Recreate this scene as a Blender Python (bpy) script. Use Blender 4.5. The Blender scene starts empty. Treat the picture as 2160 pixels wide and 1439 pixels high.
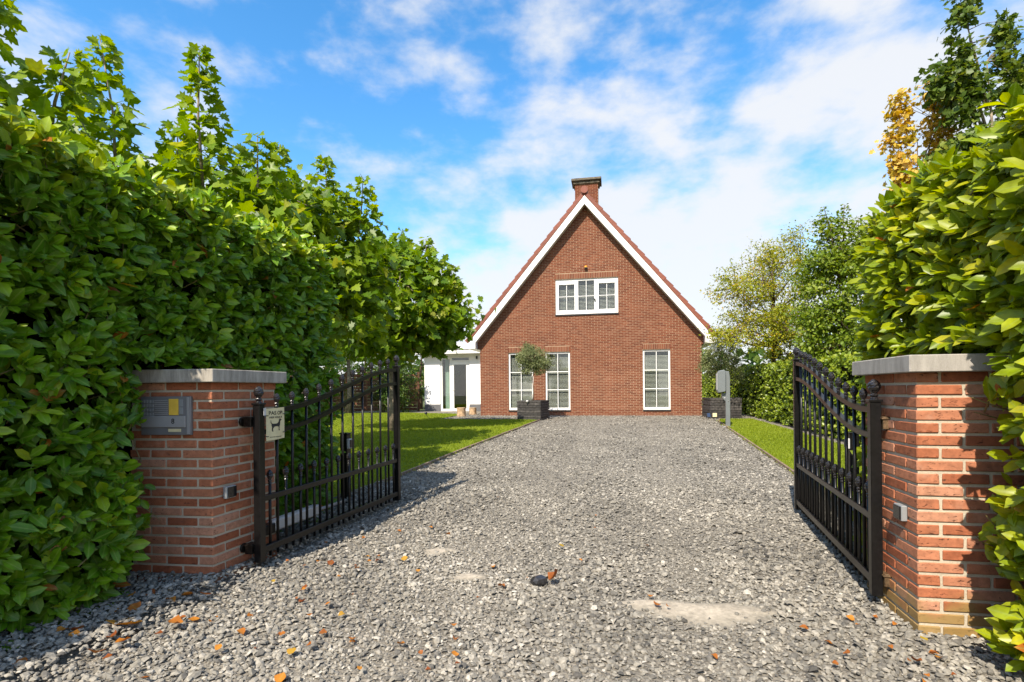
import bpy, bmesh, math, random
import numpy as np
from mathutils import Vector, Matrix

rng = np.random.default_rng(7)
random.seed(7)
RAD = math.radians
scene = bpy.context.scene
COL = scene.collection

# ------------------------------------------------------------------ camera, sky, sun, exposure
EYE = 1.22
cam_d = bpy.data.cameras.new('camera')
cam = bpy.data.objects.new('camera', cam_d)
COL.objects.link(cam)
cam.location = (0, 0, EYE)
cam.rotation_euler = (RAD(90), 0.0095, 0)
cam_d.sensor_width = 36
cam_d.lens = 36 * 1100 / 2160
cam_d.shift_y = (823 - 719.5) / 2160
cam_d.clip_start = 0.05
cam_d.clip_end = 2000
scene.camera = cam

SUN_AZ, SUN_EL = RAD(26.0), RAD(47.0)      # travel direction, right of +Y

CLOUD_LOC = (12.1, 0.6, 4.0)
SKY_S, SKY_V = 1.34, 1.25

def make_world():
    w = bpy.data.worlds.new('World')
    scene.world = w
    w.use_nodes = True
    nt = w.node_tree
    nt.nodes.clear()
    N, L = nt.nodes.new, nt.links.new
    out = N('ShaderNodeOutputWorld')
    bg = N('ShaderNodeBackground')
    bg.inputs['Strength'].default_value = 0.15
    sky = N('ShaderNodeTexSky')
    sky.sky_type = 'NISHITA'
    sky.sun_disc = False
    sky.sun_elevation = SUN_EL
    sky.sun_rotation = math.pi + SUN_AZ
    sky.air_density = 1.0
    sky.dust_density = 0.6
    sky.ozone_density = 2.2
    hs = N('ShaderNodeHueSaturation')
    hs.inputs['Hue'].default_value = 0.497
    hs.inputs['Saturation'].default_value = SKY_S
    hs.inputs['Value'].default_value = SKY_V
    L(sky.outputs[0], hs.inputs['Color'])
    tc = N('ShaderNodeTexCoord')
    sep = N('ShaderNodeSeparateXYZ')
    L(tc.outputs['Generated'], sep.inputs[0])
    mp = N('ShaderNodeMapping')
    mp.inputs['Location'].default_value = CLOUD_LOC
    mp.inputs['Scale'].default_value = (1.0, 1.0, 1.9)
    L(tc.outputs['Generated'], mp.inputs[0])
    def noise(scale, detail, rough, dist):
        n = N('ShaderNodeTexNoise')
        n.inputs['Scale'].default_value = scale
        n.inputs['Detail'].default_value = detail
        n.inputs['Roughness'].default_value = rough
        n.inputs['Distortion'].default_value = dist
        L(mp.outputs[0], n.inputs['Vector'])
        return n
    a = noise(1.3, 2, 0.5, 0.0)
    b = noise(7.5, 10, 0.54, 0.08)
    m1 = N('ShaderNodeMath'); m1.operation = 'MULTIPLY'; m1.inputs[1].default_value = 0.6
    L(b.outputs['Fac'], m1.inputs[0])
    m2 = N('ShaderNodeMath'); m2.operation = 'MULTIPLY_ADD'; m2.inputs[1].default_value = 0.55
    L(a.outputs['Fac'], m2.inputs[0]); L(m1.outputs[0], m2.inputs[2])
    # more cloud low down (a cloud deck seen edge-on)
    low = N('ShaderNodeMapRange')
    low.inputs['From Min'].default_value = 0.08; low.inputs['From Max'].default_value = 0.6
    low.inputs['To Min'].default_value = 0.19; low.inputs['To Max'].default_value = -0.02
    L(sep.outputs['Z'], low.inputs['Value'])
    m3 = N('ShaderNodeMath'); m3.operation = 'ADD'
    L(m2.outputs[0], m3.inputs[0]); L(low.outputs[0], m3.inputs[1])
    ramp = N('ShaderNodeMapRange'); ramp.interpolation_type = 'SMOOTHSTEP'
    ramp.inputs['From Min'].default_value = 0.515; ramp.inputs['From Max'].default_value = 0.73
    ramp.inputs['To Max'].default_value = 0.93
    L(m3.outputs[0], ramp.inputs['Value'])
    mx = N('ShaderNodeMix'); mx.data_type = 'RGBA'
    mx.inputs['B'].default_value = (3.3, 3.5, 3.85, 1)
    L(ramp.outputs[0], mx.inputs['Factor']); L(hs.outputs[0], mx.inputs['A'])
    L(mx.outputs['Result'], bg.inputs['Color'])
    L(bg.outputs[0], out.inputs[0])
make_world()

sun_d = bpy.data.lights.new('sun', 'SUN')
sun_d.energy = 4.3
sun_d.angle = RAD(0.55)
sun_d.color = (1.0, 0.94, 0.85)
sun = bpy.data.objects.new('sun', sun_d)
COL.objects.link(sun)
sd = Vector((math.sin(SUN_AZ) * math.cos(SUN_EL), math.cos(SUN_AZ) * math.cos(SUN_EL), -math.sin(SUN_EL)))
sun.rotation_euler = sd.to_track_quat('-Z', 'Y').to_euler()
sun.location = (-10, -20, 30)

scene.view_settings.view_transform = 'Standard'
scene.view_settings.look = 'None'
scene.view_settings.gamma = 1
scene.view_settings.use_curve_mapping = False
scene.view_settings.exposure = 0.85
scene.view_settings.use_white_balance = True
scene.view_settings.white_balance_temperature = 7000
scene.view_settings.white_balance_tint = 10
scene.render.engine = 'CYCLES'
scene.cycles.max_bounces = 8
scene.cycles.transparent_max_bounces = 12

def gz(Y):
    return float(np.interp(Y, [4, 19, 22], [0, .23, .23]))

# ------------------------------------------------------------------ materials
def new_mat(name):
    m = bpy.data.materials.new(name)
    m.use_nodes = True
    m.node_tree.nodes.clear()
    nt = m.node_tree
    out = nt.nodes.new('ShaderNodeOutputMaterial')
    return m, nt, out, nt.nodes.new, nt.links.new

def c4(c):
    return (c[0], c[1], c[2], 1)

def ramp_node(nt, stops):
    r = nt.nodes.new('ShaderNodeValToRGB')
    cr = r.color_ramp
    while len(cr.elements) < len(stops):
        cr.elements.new(0.5)
    for e, (p, c) in zip(cr.elements, stops):
        e.position = p; e.color = c4(c)
    return r

def mat_plain(name, col, rough=0.6, metal=0.0, var=0.12, nscale=30, bump=0.15, bscale=None, spec=0.5, bdist=0.004, rand=0.0, detail=5):
    """object-space noise on colour and relief; rand adds a per-object shift"""
    m, nt, out, N, L = new_mat(name)
    p = N('ShaderNodeBsdfPrincipled')
    p.inputs['Roughness'].default_value = rough
    p.inputs['Metallic'].default_value = metal
    p.inputs['Specular IOR Level'].default_value = spec
    tc = N('ShaderNodeTexCoord')
    n = N('ShaderNodeTexNoise')
    n.inputs['Scale'].default_value = nscale
    n.inputs['Detail'].default_value = detail
    L(tc.outputs['Object'], n.inputs['Vector'])
    lo = [c * (1 - var * 2) for c in col]; hi = [min(1, c * (1 + var * 2)) for c in col]
    r = ramp_node(nt, [(0.25, lo), (0.75, hi)])
    L(n.outputs['Fac'], r.inputs[0])
    colout = r.outputs[0]
    if rand:
        oi = N('ShaderNodeObjectInfo')
        mr = N('ShaderNodeMapRange')
        mr.inputs['To Min'].default_value = 1 - rand; mr.inputs['To Max'].default_value = 1 + rand
        L(oi.outputs['Random'], mr.inputs['Value'])
        hs = N('ShaderNodeHueSaturation')
        L(mr.outputs[0], hs.inputs['Value']); L(colout, hs.inputs['Color'])
        colout = hs.outputs[0]
    L(colout, p.inputs['Base Color'])
    if bump:
        n2 = N('ShaderNodeTexNoise')
        n2.inputs['Scale'].default_value = bscale or nscale * 3
        n2.inputs['Detail'].default_value = 6
        L(tc.outputs['Object'], n2.inputs['Vector'])
        b = N('ShaderNodeBump')
        b.inputs['Strength'].default_value = bump
        b.inputs['Distance'].default_value = bdist
        L(n2.outputs['Fac'], b.inputs['Height']); L(b.outputs[0], p.inputs['Normal'])
    L(p.outputs[0], out.inputs[0])
    return m

def mat_attr(name, stops, rough=0.8, attr='tone', nscale=120, namt=0.35, bump=0.4, bdist=0.003, use_random=False, spec=0.4, patch=0):
    """colour from a per-piece value (mesh attribute or per-object random) times fine noise"""
    m, nt, out, N, L = new_mat(name)
    p = N('ShaderNodeBsdfPrincipled')
    p.inputs['Roughness'].default_value = rough
    p.inputs['Specular IOR Level'].default_value = spec
    if use_random:
        oi = N('ShaderNodeObjectInfo'); v = oi.outputs['Random']
    else:
        a = N('ShaderNodeAttribute'); a.attribute_name = attr; v = a.outputs['Fac']
    r = ramp_node(nt, stops)
    L(v, r.inputs[0])
    tc = N('ShaderNodeTexCoord')
    n = N('ShaderNodeTexNoise')
    n.inputs['Scale'].default_value = nscale; n.inputs['Detail'].default_value = 6
    L(tc.outputs['Object'], n.inputs['Vector'])
    mr = N('ShaderNodeMapRange')
    mr.inputs['From Min'].default_value = 0.25; mr.inputs['From Max'].default_value = 0.75
    mr.inputs['To Min'].default_value = 1 - namt; mr.inputs['To Max'].default_value = 1 + namt
    L(n.outputs['Fac'], mr.inputs['Value'])
    hs = N('ShaderNodeHueSaturation')
    if patch:
        g2 = N('ShaderNodeNewGeometry'); mpp = N('ShaderNodeMapping'); mpp.inputs['Scale'].default_value = (1, 1, .55)
        L(g2.outputs['Position'], mpp.inputs[0])
        n3 = N('ShaderNodeTexNoise'); n3.inputs['Scale'].default_value = 1.5; n3.inputs['Detail'].default_value = 6; n3.inputs['Roughness'].default_value = .65
        L(mpp.outputs[0], n3.inputs['Vector'])
        mr3 = N('ShaderNodeMapRange'); mr3.inputs['From Min'].default_value = .3; mr3.inputs['From Max'].default_value = .7
        mr3.inputs['To Min'].default_value = 1 - patch; mr3.inputs['To Max'].default_value = 1 + patch
        L(n3.outputs['Fac'], mr3.inputs['Value'])
        mm = N('ShaderNodeMath'); mm.operation = 'MULTIPLY'
        L(mr.outputs[0], mm.inputs[0]); L(mr3.outputs[0], mm.inputs[1]); L(mm.outputs[0], hs.inputs['Value'])
    else:
        L(mr.outputs[0], hs.inputs['Value'])
    L(r.outputs[0], hs.inputs['Color'])
    L(hs.outputs[0], p.inputs['Base Color'])
    if bump:
        b = N('ShaderNodeBump'); b.inputs['Strength'].default_value = bump; b.inputs['Distance'].default_value = bdist
        L(n.outputs['Fac'], b.inputs['Height']); L(b.outputs[0], p.inputs['Normal'])
    L(p.outputs[0], out.inputs[0])
    return m

def mat_leaf(name, stops, rough=0.35, trans=0.3, rib=0.35, use_random=False, spec=0.32, tcol=1.6):
    m, nt, out, N, L = new_mat(name)
    if use_random:
        oi = N('ShaderNodeObjectInfo'); v = oi.outputs['Random']
    else:
        a = N('ShaderNodeAttribute'); a.attribute_name = 'tone'; v = a.outputs['Fac']
    r = ramp_node(nt, stops)
    L(v, r.inputs[0])
    col = r.outputs[0]
    if rib:
        ra = N('ShaderNodeAttribute'); ra.attribute_name = 'rib'
        mr = N('ShaderNodeMapRange')
        mr.inputs['From Min'].default_value = 0.03; mr.inputs['From Max'].default_value = 0.2
        mr.inputs['To Min'].default_value = rib; mr.inputs['To Max'].default_value = 0
        L(ra.outputs['Fac'], mr.inputs['Value'])
        mx = N('ShaderNodeMix'); mx.data_type = 'RGBA'
        mx.inputs['B'].default_value = (0.28, 0.36, 0.08, 1)
        L(mr.outputs[0], mx.inputs['Factor']); L(col, mx.inputs['A'])
        col = mx.outputs['Result']
    tc = N('ShaderNodeTexCoord')
    n = N('ShaderNodeTexNoise'); n.inputs['Scale'].default_value = 24; n.inputs['Detail'].default_value = 3
    L(tc.outputs['Object'], n.inputs['Vector'])
    mr2 = N('ShaderNodeMapRange')
    mr2.inputs['From Min'].default_value = 0.3; mr2.inputs['From Max'].default_value = 0.7
    mr2.inputs['To Min'].default_value = 0.75; mr2.inputs['To Max'].default_value = 1.25
    L(n.outputs['Fac'], mr2.inputs['Value'])
    hs = N('ShaderNodeHueSaturation')
    L(mr2.outputs[0], hs.inputs['Value']); L(col, hs.inputs['Color'])
    p = N('ShaderNodeBsdfPrincipled')
    p.inputs['Roughness'].default_value = rough
    p.inputs['Specular IOR Level'].default_value = spec
    L(hs.outputs[0], p.inputs['Base Color'])
    t = N('ShaderNodeBsdfTranslucent')
    hs2 = N('ShaderNodeHueSaturation')
    hs2.inputs['Hue'].default_value = 0.485; hs2.inputs['Value'].default_value = tcol; hs2.inputs['Saturation'].default_value = 1.1
    L(hs.outputs[0], hs2.inputs['Color']); L(hs2.outputs[0], t.inputs['Color'])
    ms = N('ShaderNodeMixShader'); ms.inputs[0].default_value = trans
    L(p.outputs[0], ms.inputs[1]); L(t.outputs[0], ms.inputs[2]); L(ms.outputs[0], out.inputs[0])
    return m

def mat_glass(name):
    m, nt, out, N, L = new_mat(name)
    lw = N('ShaderNodeLayerWeight'); lw.inputs['Blend'].default_value = 0.5
    pw = N('ShaderNodeMath'); pw.operation = 'POWER'; pw.inputs[1].default_value = 5
    L(lw.outputs['Facing'], pw.inputs[0])
    fa = N('ShaderNodeMath'); fa.operation = 'MULTIPLY_ADD'; fa.inputs[1].default_value = 0.9; fa.inputs[2].default_value = 0.085
    L(pw.outputs[0], fa.inputs[0])
    t = N('ShaderNodeBsdfTransparent'); t.inputs['Color'].default_value = (0.93, 0.95, 0.94, 1)
    g = N('ShaderNodeBsdfGlossy'); g.inputs['Roughness'].default_value = 0.0
    ms = N('ShaderNodeMixShader')
    L(fa.outputs[0], ms.inputs[0]); L(t.outputs[0], ms.inputs[1]); L(g.outputs[0], ms.inputs[2])
    L(ms.outputs[0], out.inputs[0])
    return m

def mat_brick(name, cols, rough=0.85, moss=False, nscale=26):
    """per-brick random tone, blotches, dark cracks as relief"""
    m, nt, out, N, L = new_mat(name)
    p = N('ShaderNodeBsdfPrincipled'); p.inputs['Roughness'].default_value = rough
    p.inputs['Specular IOR Level'].default_value = 0.25
    oi = N('ShaderNodeObjectInfo')
    r = ramp_node(nt, cols); L(oi.outputs['Random'], r.inputs[0])
    geo = N('ShaderNodeNewGeometry')
    n = N('ShaderNodeTexNoise'); n.inputs['Scale'].default_value = nscale; n.inputs['Detail'].default_value = 8
    n.inputs['Roughness'].default_value = 0.65
    L(geo.outputs['Position'], n.inputs['Vector'])
    mr = N('ShaderNodeMapRange')
    mr.inputs['From Min'].default_value = 0.3; mr.inputs['From Max'].default_value = 0.7
    mr.inputs['To Min'].default_value = 0.72; mr.inputs['To Max'].default_value = 1.22
    L(n.outputs['Fac'], mr.inputs['Value'])
    hs = N('ShaderNodeHueSaturation'); L(mr.outputs[0], hs.inputs['Value']); L(r.outputs[0], hs.inputs['Color'])
    # creases: stretched noise
    mp = N('ShaderNodeMapping'); mp.inputs['Scale'].default_value = (1, 1, 2.6)
    L(geo.outputs['Position'], mp.inputs[0])
    v = N('ShaderNodeTexNoise'); v.inputs['Scale'].default_value = 38; v.inputs['Detail'].default_value = 4
    v.inputs['Distortion'].default_value = 1.2
    L(mp.outputs[0], v.inputs['Vector'])
    cr = N('ShaderNodeMapRange'); cr.inputs['From Min'].default_value = 0.30; cr.inputs['From Max'].default_value = 0.38
    L(v.outputs['Fac'], cr.inputs['Value'])
    mx = N('ShaderNodeMix'); mx.data_type = 'RGBA'; mx.inputs['A'].default_value = (0.10, 0.035, 0.02, 1)
    L(cr.outputs[0], mx.inputs['Factor']); L(hs.outputs[0], mx.inputs['B'])
    col = mx.outputs['Result']
    nb = N('ShaderNodeTexNoise'); nb.inputs['Scale'].default_value = 5.5; nb.inputs['Detail'].default_value = 7; nb.inputs['Roughness'].default_value = .7
    L(geo.outputs['Position'], nb.inputs['Vector'])
    mb = N('ShaderNodeMapRange'); mb.inputs['From Min'].default_value = .56; mb.inputs['From Max'].default_value = .74; mb.inputs['To Max'].default_value = .55
    L(nb.outputs['Fac'], mb.inputs['Value'])
    mxb = N('ShaderNodeMix'); mxb.data_type = 'RGBA'; mxb.inputs['B'].default_value = (.50, .30, .21, 1)
    L(mb.outputs[0], mxb.inputs['Factor']); L(col, mxb.inputs['A']); col = mxb.outputs['Result']
    md = N('ShaderNodeMapRange'); md.inputs['From Min'].default_value = .30; md.inputs['From Max'].default_value = .44; md.inputs['To Min'].default_value = .5; md.inputs['To Max'].default_value = 0
    L(nb.outputs['Fac'], md.inputs['Value'])
    mxd = N('ShaderNodeMix'); mxd.data_type = 'RGBA'; mxd.inputs['B'].default_value = (.12, .06, .04, 1)
    L(md.outputs[0], mxd.inputs['Factor']); L(col, mxd.inputs['A']); col = mxd.outputs['Result']
    if moss:
        sp = N('ShaderNodeSeparateXYZ'); L(geo.outputs['Position'], sp.inputs[0])
        ns = N('ShaderNodeTexNoise'); ns.inputs['Scale'].default_value = 7; ns.inputs['Detail'].default_value = 5
        L(geo.outputs['Position'], ns.inputs['Vector'])
        ad = N('ShaderNodeMath'); ad.operation = 'MULTIPLY_ADD'; ad.inputs[1].default_value = -0.35
        L(ns.outputs['Fac'], ad.inputs[0]); L(sp.outputs['Z'], ad.inputs[2])
        mz = N('ShaderNodeMapRange'); mz.inputs['From Min'].default_value = -0.1; mz.inputs['From Max'].default_value = 0.02
        mz.inputs['To Min'].default_value = 0.75; mz.inputs['To Max'].default_value = 0
        L(ad.outputs[0], mz.inputs['Value'])
        m2 = N('ShaderNodeMix'); m2.data_type = 'RGBA'; m2.inputs['B'].default_value = (0.27, 0.20, 0.065, 1)
        L(mz.outputs[0], m2.inputs['Factor']); L(col, m2.inputs['A'])
        col = m2.outputs['Result']
    L(col, p.inputs['Base Color'])
    ad2 = N('ShaderNodeMath'); ad2.operation = 'MULTIPLY_ADD'; ad2.inputs[1].default_value = 0.5
    L(n.outputs['Fac'], ad2.inputs[0]); L(cr.outputs[0], ad2.inputs[2])
    b = N('ShaderNodeBump'); b.inputs['Strength'].default_value = 0.7; b.inputs['Distance'].default_value = 0.004
    L(ad2.outputs[0], b.inputs['Height']); L(b.outputs[0], p.inputs['Normal'])
    L(p.outputs[0], out.inputs[0])
    return m

def mat_stone_cap(name, col, stain):
    m, nt, out, N, L = new_mat(name)
    p = N('ShaderNodeBsdfPrincipled'); p.inputs['Roughness'].default_value = 0.85
    p.inputs['Specular IOR Level'].default_value = 0.3
    geo = N('ShaderNodeNewGeometry')
    mp = N('ShaderNodeMapping'); mp.inputs['Scale'].default_value = (22, 22, 3.5)
    L(geo.outputs['Position'], mp.inputs[0])
    n = N('ShaderNodeTexNoise'); n.inputs['Scale'].default_value = 1; n.inputs['Detail'].default_value = 7; n.inputs['Roughness'].default_value = 0.7
    L(mp.outputs[0], n.inputs['Vector'])
    r = ramp_node(nt, [(0.3, [c * stain for c in col]), (0.62, col)])
    L(n.outputs['Fac'], r.inputs[0])
    n2 = N('ShaderNodeTexNoise'); n2.inputs['Scale'].default_value = 260; n2.inputs['Detail'].default_value = 4
    L(geo.outputs['Position'], n2.inputs['Vector'])
    mr = N('ShaderNodeMapRange'); mr.inputs['To Min'].default_value = 0.75; mr.inputs['To Max'].default_value = 1.25
    L(n2.outputs['Fac'], mr.inputs['Value'])
    hs = N('ShaderNodeHueSaturation'); L(mr.outputs[0], hs.inputs['Value']); L(r.outputs[0], hs.inputs['Color'])
    L(hs.outputs[0], p.inputs['Base Color'])
    b = N('ShaderNodeBump'); b.inputs['Strength'].default_value = 0.4; b.inputs['Distance'].default_value = 0.002
    L(n2.outputs['Fac'], b.inputs['Height']); L(b.outputs[0], p.inputs['Normal'])
    L(p.outputs[0], out.inputs[0])
    return m

def mat_ground(name, stops, scales=(3, 40), rough=0.95, bump=0.5, bdist=0.01, mixf=0.5):
    m, nt, out, N, L = new_mat(name)
    p = N('ShaderNodeBsdfPrincipled'); p.inputs['Roughness'].default_value = rough
    p.inputs['Specular IOR Level'].default_value = 0.2
    geo = N('ShaderNodeNewGeometry')
    a = N('ShaderNodeTexNoise'); a.inputs['Scale'].default_value = scales[0]; a.inputs['Detail'].default_value = 5
    b = N('ShaderNodeTexNoise'); b.inputs['Scale'].default_value = scales[1]; b.inputs['Detail'].default_value = 5
    L(geo.outputs['Position'], a.inputs['Vector']); L(geo.outputs['Position'], b.inputs['Vector'])
    mx = N('ShaderNodeMix'); mx.inputs['Factor'].default_value = mixf
    L(a.outputs['Fac'], mx.inputs['A']); L(b.outputs['Fac'], mx.inputs['B'])
    r = ramp_node(nt, stops); L(mx.outputs['Result'], r.inputs[0])
    L(r.outputs[0], p.inputs['Base Color'])
    bp = N('ShaderNodeBump'); bp.inputs['Strength'].default_value = bump; bp.inputs['Distance'].default_value = bdist
    L(b.outputs['Fac'], bp.inputs['Height']); L(bp.outputs[0], p.inputs['Normal'])
    L(p.outputs[0], out.inputs[0])
    return m

M = {}
M['black'] = mat_plain('black_powder_coat', (0.007, 0.0065, 0.0065), rough=0.3, spec=0.32, var=0.2, nscale=60, bump=0.12, bscale=240, bdist=0.001)
M['iron'] = mat_plain('black_cast_iron', (0.016, 0.014, 0.014), rough=0.22, var=0.2, nscale=90, bump=0.35, bscale=120, bdist=0.002)
M['hinge'] = mat_plain('rusty_hinge_steel', (0.15, 0.095, 0.05), rough=0.45, metal=0.4, var=0.35, nscale=50, bump=0.4)
M['hinge_dark'] = mat_plain('dark_hinge_steel', (0.03, 0.025, 0.02), rough=0.35, metal=0.7, var=0.35, nscale=50, bump=0.4)
PB = [(0, (0.31, 0.092, 0.042)), (0.35, (0.385, 0.132, 0.064)), (0.7, (0.43, 0.170, 0.092)), (1, (0.48, 0.24, 0.15))]
M['brick_l'] = mat_brick('red_pillar_brick', PB)
M['brick_r'] = mat_brick('mossy_red_pillar_brick', PB, moss=True)
M['mortar_l'] = mat_ground('pale_mortar', [(0.3, (0.40, 0.345, 0.26)), (0.7, (0.57, 0.50, 0.39))], (8, 120), bump=0.6, bdist=0.004)
M['cap_l'] = mat_stone_cap('weathered_bluestone', (0.42, 0.38, 0.32), 0.42)
M['cap_r'] = mat_stone_cap('grey_stone', (0.40, 0.37, 0.33), 0.62)
HB = [(0, (0.118, 0.029, 0.013)), (0.4, (0.156, 0.041, 0.017)), (0.8, (0.182, 0.053, 0.023)), (1, (0.20, 0.070, 0.037))]
M['hbrick'] = mat_attr('house_brick', HB, rough=0.9, nscale=60, namt=0.2, bump=0.2, patch=.14)
M['hbrick_o'] = mat_attr('house_brick_single', HB, rough=0.9, nscale=60, namt=0.2, bump=0.2, use_random=True, patch=.14)
M['hmortar'] = mat_ground('house_mortar', [(0.3, (0.27, 0.175, 0.11)), (0.7, (0.40, 0.275, 0.18))], (2, 60), bump=0.3)
M['tile'] = mat_plain('terracotta_tile', (0.20, 0.058, 0.033), rough=0.7, var=0.12, nscale=9, bump=0.25, rand=0.14)
M['white'] = mat_plain('white_paint', (0.80, 0.79, 0.76), rough=0.4, var=0.02, nscale=4, bump=0.03)
M['white_wall'] = mat_plain('white_render', (0.80, 0.79, 0.77), rough=0.8, var=0.02, nscale=3, bump=0.15, bscale=200)
M['plinth'] = mat_plain('grey_plinth', (0.115, 0.115, 0.12), rough=0.8, var=0.05, nscale=6, bump=0.1)
M['soffit'] = mat_plain('soffit_board', (0.60, 0.55, 0.46), rough=0.6, var=0.03, nscale=4, bump=0.05)
M['glass'] = mat_glass('window_glass')
M['blind'] = mat_plain('white_blind_slat', (0.52, 0.52, 0.46), rough=0.5, var=0.02, bump=0)
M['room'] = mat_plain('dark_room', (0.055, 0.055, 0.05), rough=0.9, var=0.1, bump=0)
M['sill'] = mat_plain('dark_stone_sill', (0.025, 0.025, 0.028), rough=0.4, var=0.1, nscale=20, bump=0.1)
M['curtain'] = mat_plain('green_curtain', (0.36, 0.48, 0.40), rough=0.9, var=0.08, nscale=6, bump=0.1)
M['chim_cap'] = mat_plain('mossy_chimney_stone', (0.12, 0.10, 0.07), rough=0.9, var=0.4, nscale=7, bump=0.5, bscale=30)
M['amber'] = mat_plain('amber_plastic', (0.75, 0.30, 0.02), rough=0.25, var=0.05, bump=0)
M['steel'] = mat_plain('brushed_steel', (0.36, 0.35, 0.35), rough=0.4, metal=0.25, var=0.06, nscale=6, bump=0.05, bscale=200)
M['steel_dark'] = mat_plain('dark_anodised_aluminium', (0.20, 0.195, 0.20), rough=0.4, metal=0.2, var=0.06, nscale=8, bump=0.05)
M['grey_pl'] = mat_plain('grey_plastic', (0.24, 0.25, 0.25), rough=0.4, var=0.04, nscale=8, bump=0.05)
M['pale_pl'] = mat_plain('pale_grey_plastic', (0.52, 0.51, 0.49), rough=0.4, var=0.05, nscale=8, bump=0.05)
M['dark_pl'] = mat_plain('dark_glossy_plastic', (0.012, 0.012, 0.013), rough=0.12, var=0.05, bump=0)
M['charger'] = mat_plain('grey_charger_housing', (0.15, 0.165, 0.165), rough=0.38, var=0.03, nscale=5, bump=0.03)
M['yellow'] = mat_plain('yellow_name_card', (0.72, 0.46, 0.06), rough=0.5, var=0.06, nscale=20, bump=0.05)
M['cream'] = mat_plain('cream_sign_plastic', (0.66, 0.58, 0.34), rough=0.45, var=0.04, nscale=20, bump=0.04)
M['print'] = mat_plain('black_print', (0.012, 0.012, 0.012), rough=0.6, var=0.02, bump=0)
M['charred'] = mat_plain('charred_board', (0.045, 0.040, 0.036), rough=0.75, var=0.45, nscale=14, bump=0.6, bscale=50, rand=0.35)
M['fence'] = mat_plain('brown_fence_board', (0.17, 0.070, 0.034), rough=0.8, var=0.35, nscale=10, bump=0.4, rand=0.3)
M['edging'] = mat_plain('weathered_edging_board', (0.22, 0.15, 0.10), rough=0.85, var=0.3, nscale=12, bump=0.4)
M['bark'] = mat_plain('grey_bark', (0.20, 0.16, 0.11), rough=0.9, var=0.35, nscale=14, bump=0.7, bscale=30, bdist=0.01)
M['bark_d'] = mat_plain('brown_bark', (0.10, 0.065, 0.04), rough=0.9, var=0.35, nscale=14, bump=0.6, bscale=40)
M['twig'] = mat_plain('green_brown_twig', (0.16, 0.13, 0.045), rough=0.7, var=0.3, nscale=30, bump=0.2)
M['log_side'] = mat_plain('peeled_log', (0.42, 0.28, 0.16), rough=0.8, var=0.3, nscale=10, bump=0.5)
M['log_top'] = mat_plain('sawn_log_top', (0.55, 0.40, 0.24), rough=0.8, var=0.15, nscale=18, bump=0.2)
M['soil'] = mat_ground('soil', [(0.3, (0.03, 0.022, 0.015)), (0.7, (0.09, 0.065, 0.045))], (4, 50))
M['grit'] = mat_ground('dusty_grit', [(0.30, (0.10, 0.09, 0.075)), (0.5, (0.205, 0.184, 0.15)), (0.7, (0.33, 0.29, 0.23))], (1.2, 55), bump=1.0, bdist=0.02, mixf=0.7)
M['sand'] = mat_attr('pale_sand', [(0, (0.20, 0.18, 0.147)), (0.45, (0.27, 0.237, 0.185)), (1, (0.40, 0.345, 0.27))], rough=.95, nscale=38, namt=.3, bump=.6, bdist=.006)
M['turf'] = mat_ground('turf_base', [(0.3, (0.10, 0.145, 0.008)), (0.7, (0.19, 0.24, 0.015))], (0.8, 140), bump=0.8, bdist=0.012, mixf=0.6)
M['field'] = mat_ground('rough_ground', [(0.3, (0.06, 0.08, 0.025)), (0.7, (0.12, 0.13, 0.05))], (0.3, 9))
STONE = [(0, (0.05, 0.047, 0.043)), (0.25, (0.125, 0.116, 0.10)), (0.52, (0.225, 0.207, 0.172)), (0.78, (0.305, 0.278, 0.23)), (1, (0.44, 0.405, 0.345))]
M['stone'] = mat_attr('gravel_stone', STONE, rough=0.85, nscale=70, namt=0.3, bump=0.5, bdist=0.004, patch=.22)
M['rock'] = mat_plain('dark_glossy_stone', (0.03, 0.029, 0.03), rough=0.12, var=0.3, nscale=18, bump=0.3, bscale=25)
GR = [(0, (0.10, 0.15, 0.007)), (0.5, (0.195, 0.255, 0.012)), (1, (0.30, 0.35, 0.03))]
M['grass'] = mat_leaf('turf_blades', GR, rough=0.6, trans=0.3, rib=0)

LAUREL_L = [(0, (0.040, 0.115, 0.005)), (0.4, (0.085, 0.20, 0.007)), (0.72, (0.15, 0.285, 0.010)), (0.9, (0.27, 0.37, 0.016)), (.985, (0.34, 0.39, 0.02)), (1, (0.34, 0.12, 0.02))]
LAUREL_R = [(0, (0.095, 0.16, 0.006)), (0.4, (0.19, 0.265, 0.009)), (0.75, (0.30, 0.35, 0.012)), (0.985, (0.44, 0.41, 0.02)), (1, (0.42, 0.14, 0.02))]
PLANE = [(0, (0.055, 0.125, 0.006)), (0.5, (0.130, 0.225, 0.009)), (0.9, (0.23, 0.31, 0.016)), (1, (0.28, 0.30, 0.04))]
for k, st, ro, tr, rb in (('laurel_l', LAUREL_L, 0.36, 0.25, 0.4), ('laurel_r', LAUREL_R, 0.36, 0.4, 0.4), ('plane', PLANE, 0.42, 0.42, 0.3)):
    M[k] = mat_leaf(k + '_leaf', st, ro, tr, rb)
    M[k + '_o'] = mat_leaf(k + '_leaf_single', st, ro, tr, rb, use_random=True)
M['ivy'] = mat_leaf('ivy_leaf', [(0, (0.07, 0.12, 0.008)), (0.55, (0.17, 0.235, 0.012)), (1, (0.31, 0.34, 0.03))], 0.35, 0.25, 0.2)
M['hornbeam'] = mat_leaf('hornbeam_leaf', [(0, (0.07, 0.125, 0.008)), (0.6, (0.145, 0.215, 0.012)), (1, (0.25, 0.29, 0.03))], 0.45, 0.35, 0.1)
M['locust'] = mat_leaf('locust_leaf', [(0, (0.13, 0.175, 0.010)), (0.5, (0.26, 0.285, 0.013)), (0.85, (0.39, 0.34, 0.018)), (1, (0.44, 0.25, 0.02))], 0.5, 0.35, 0)
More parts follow.
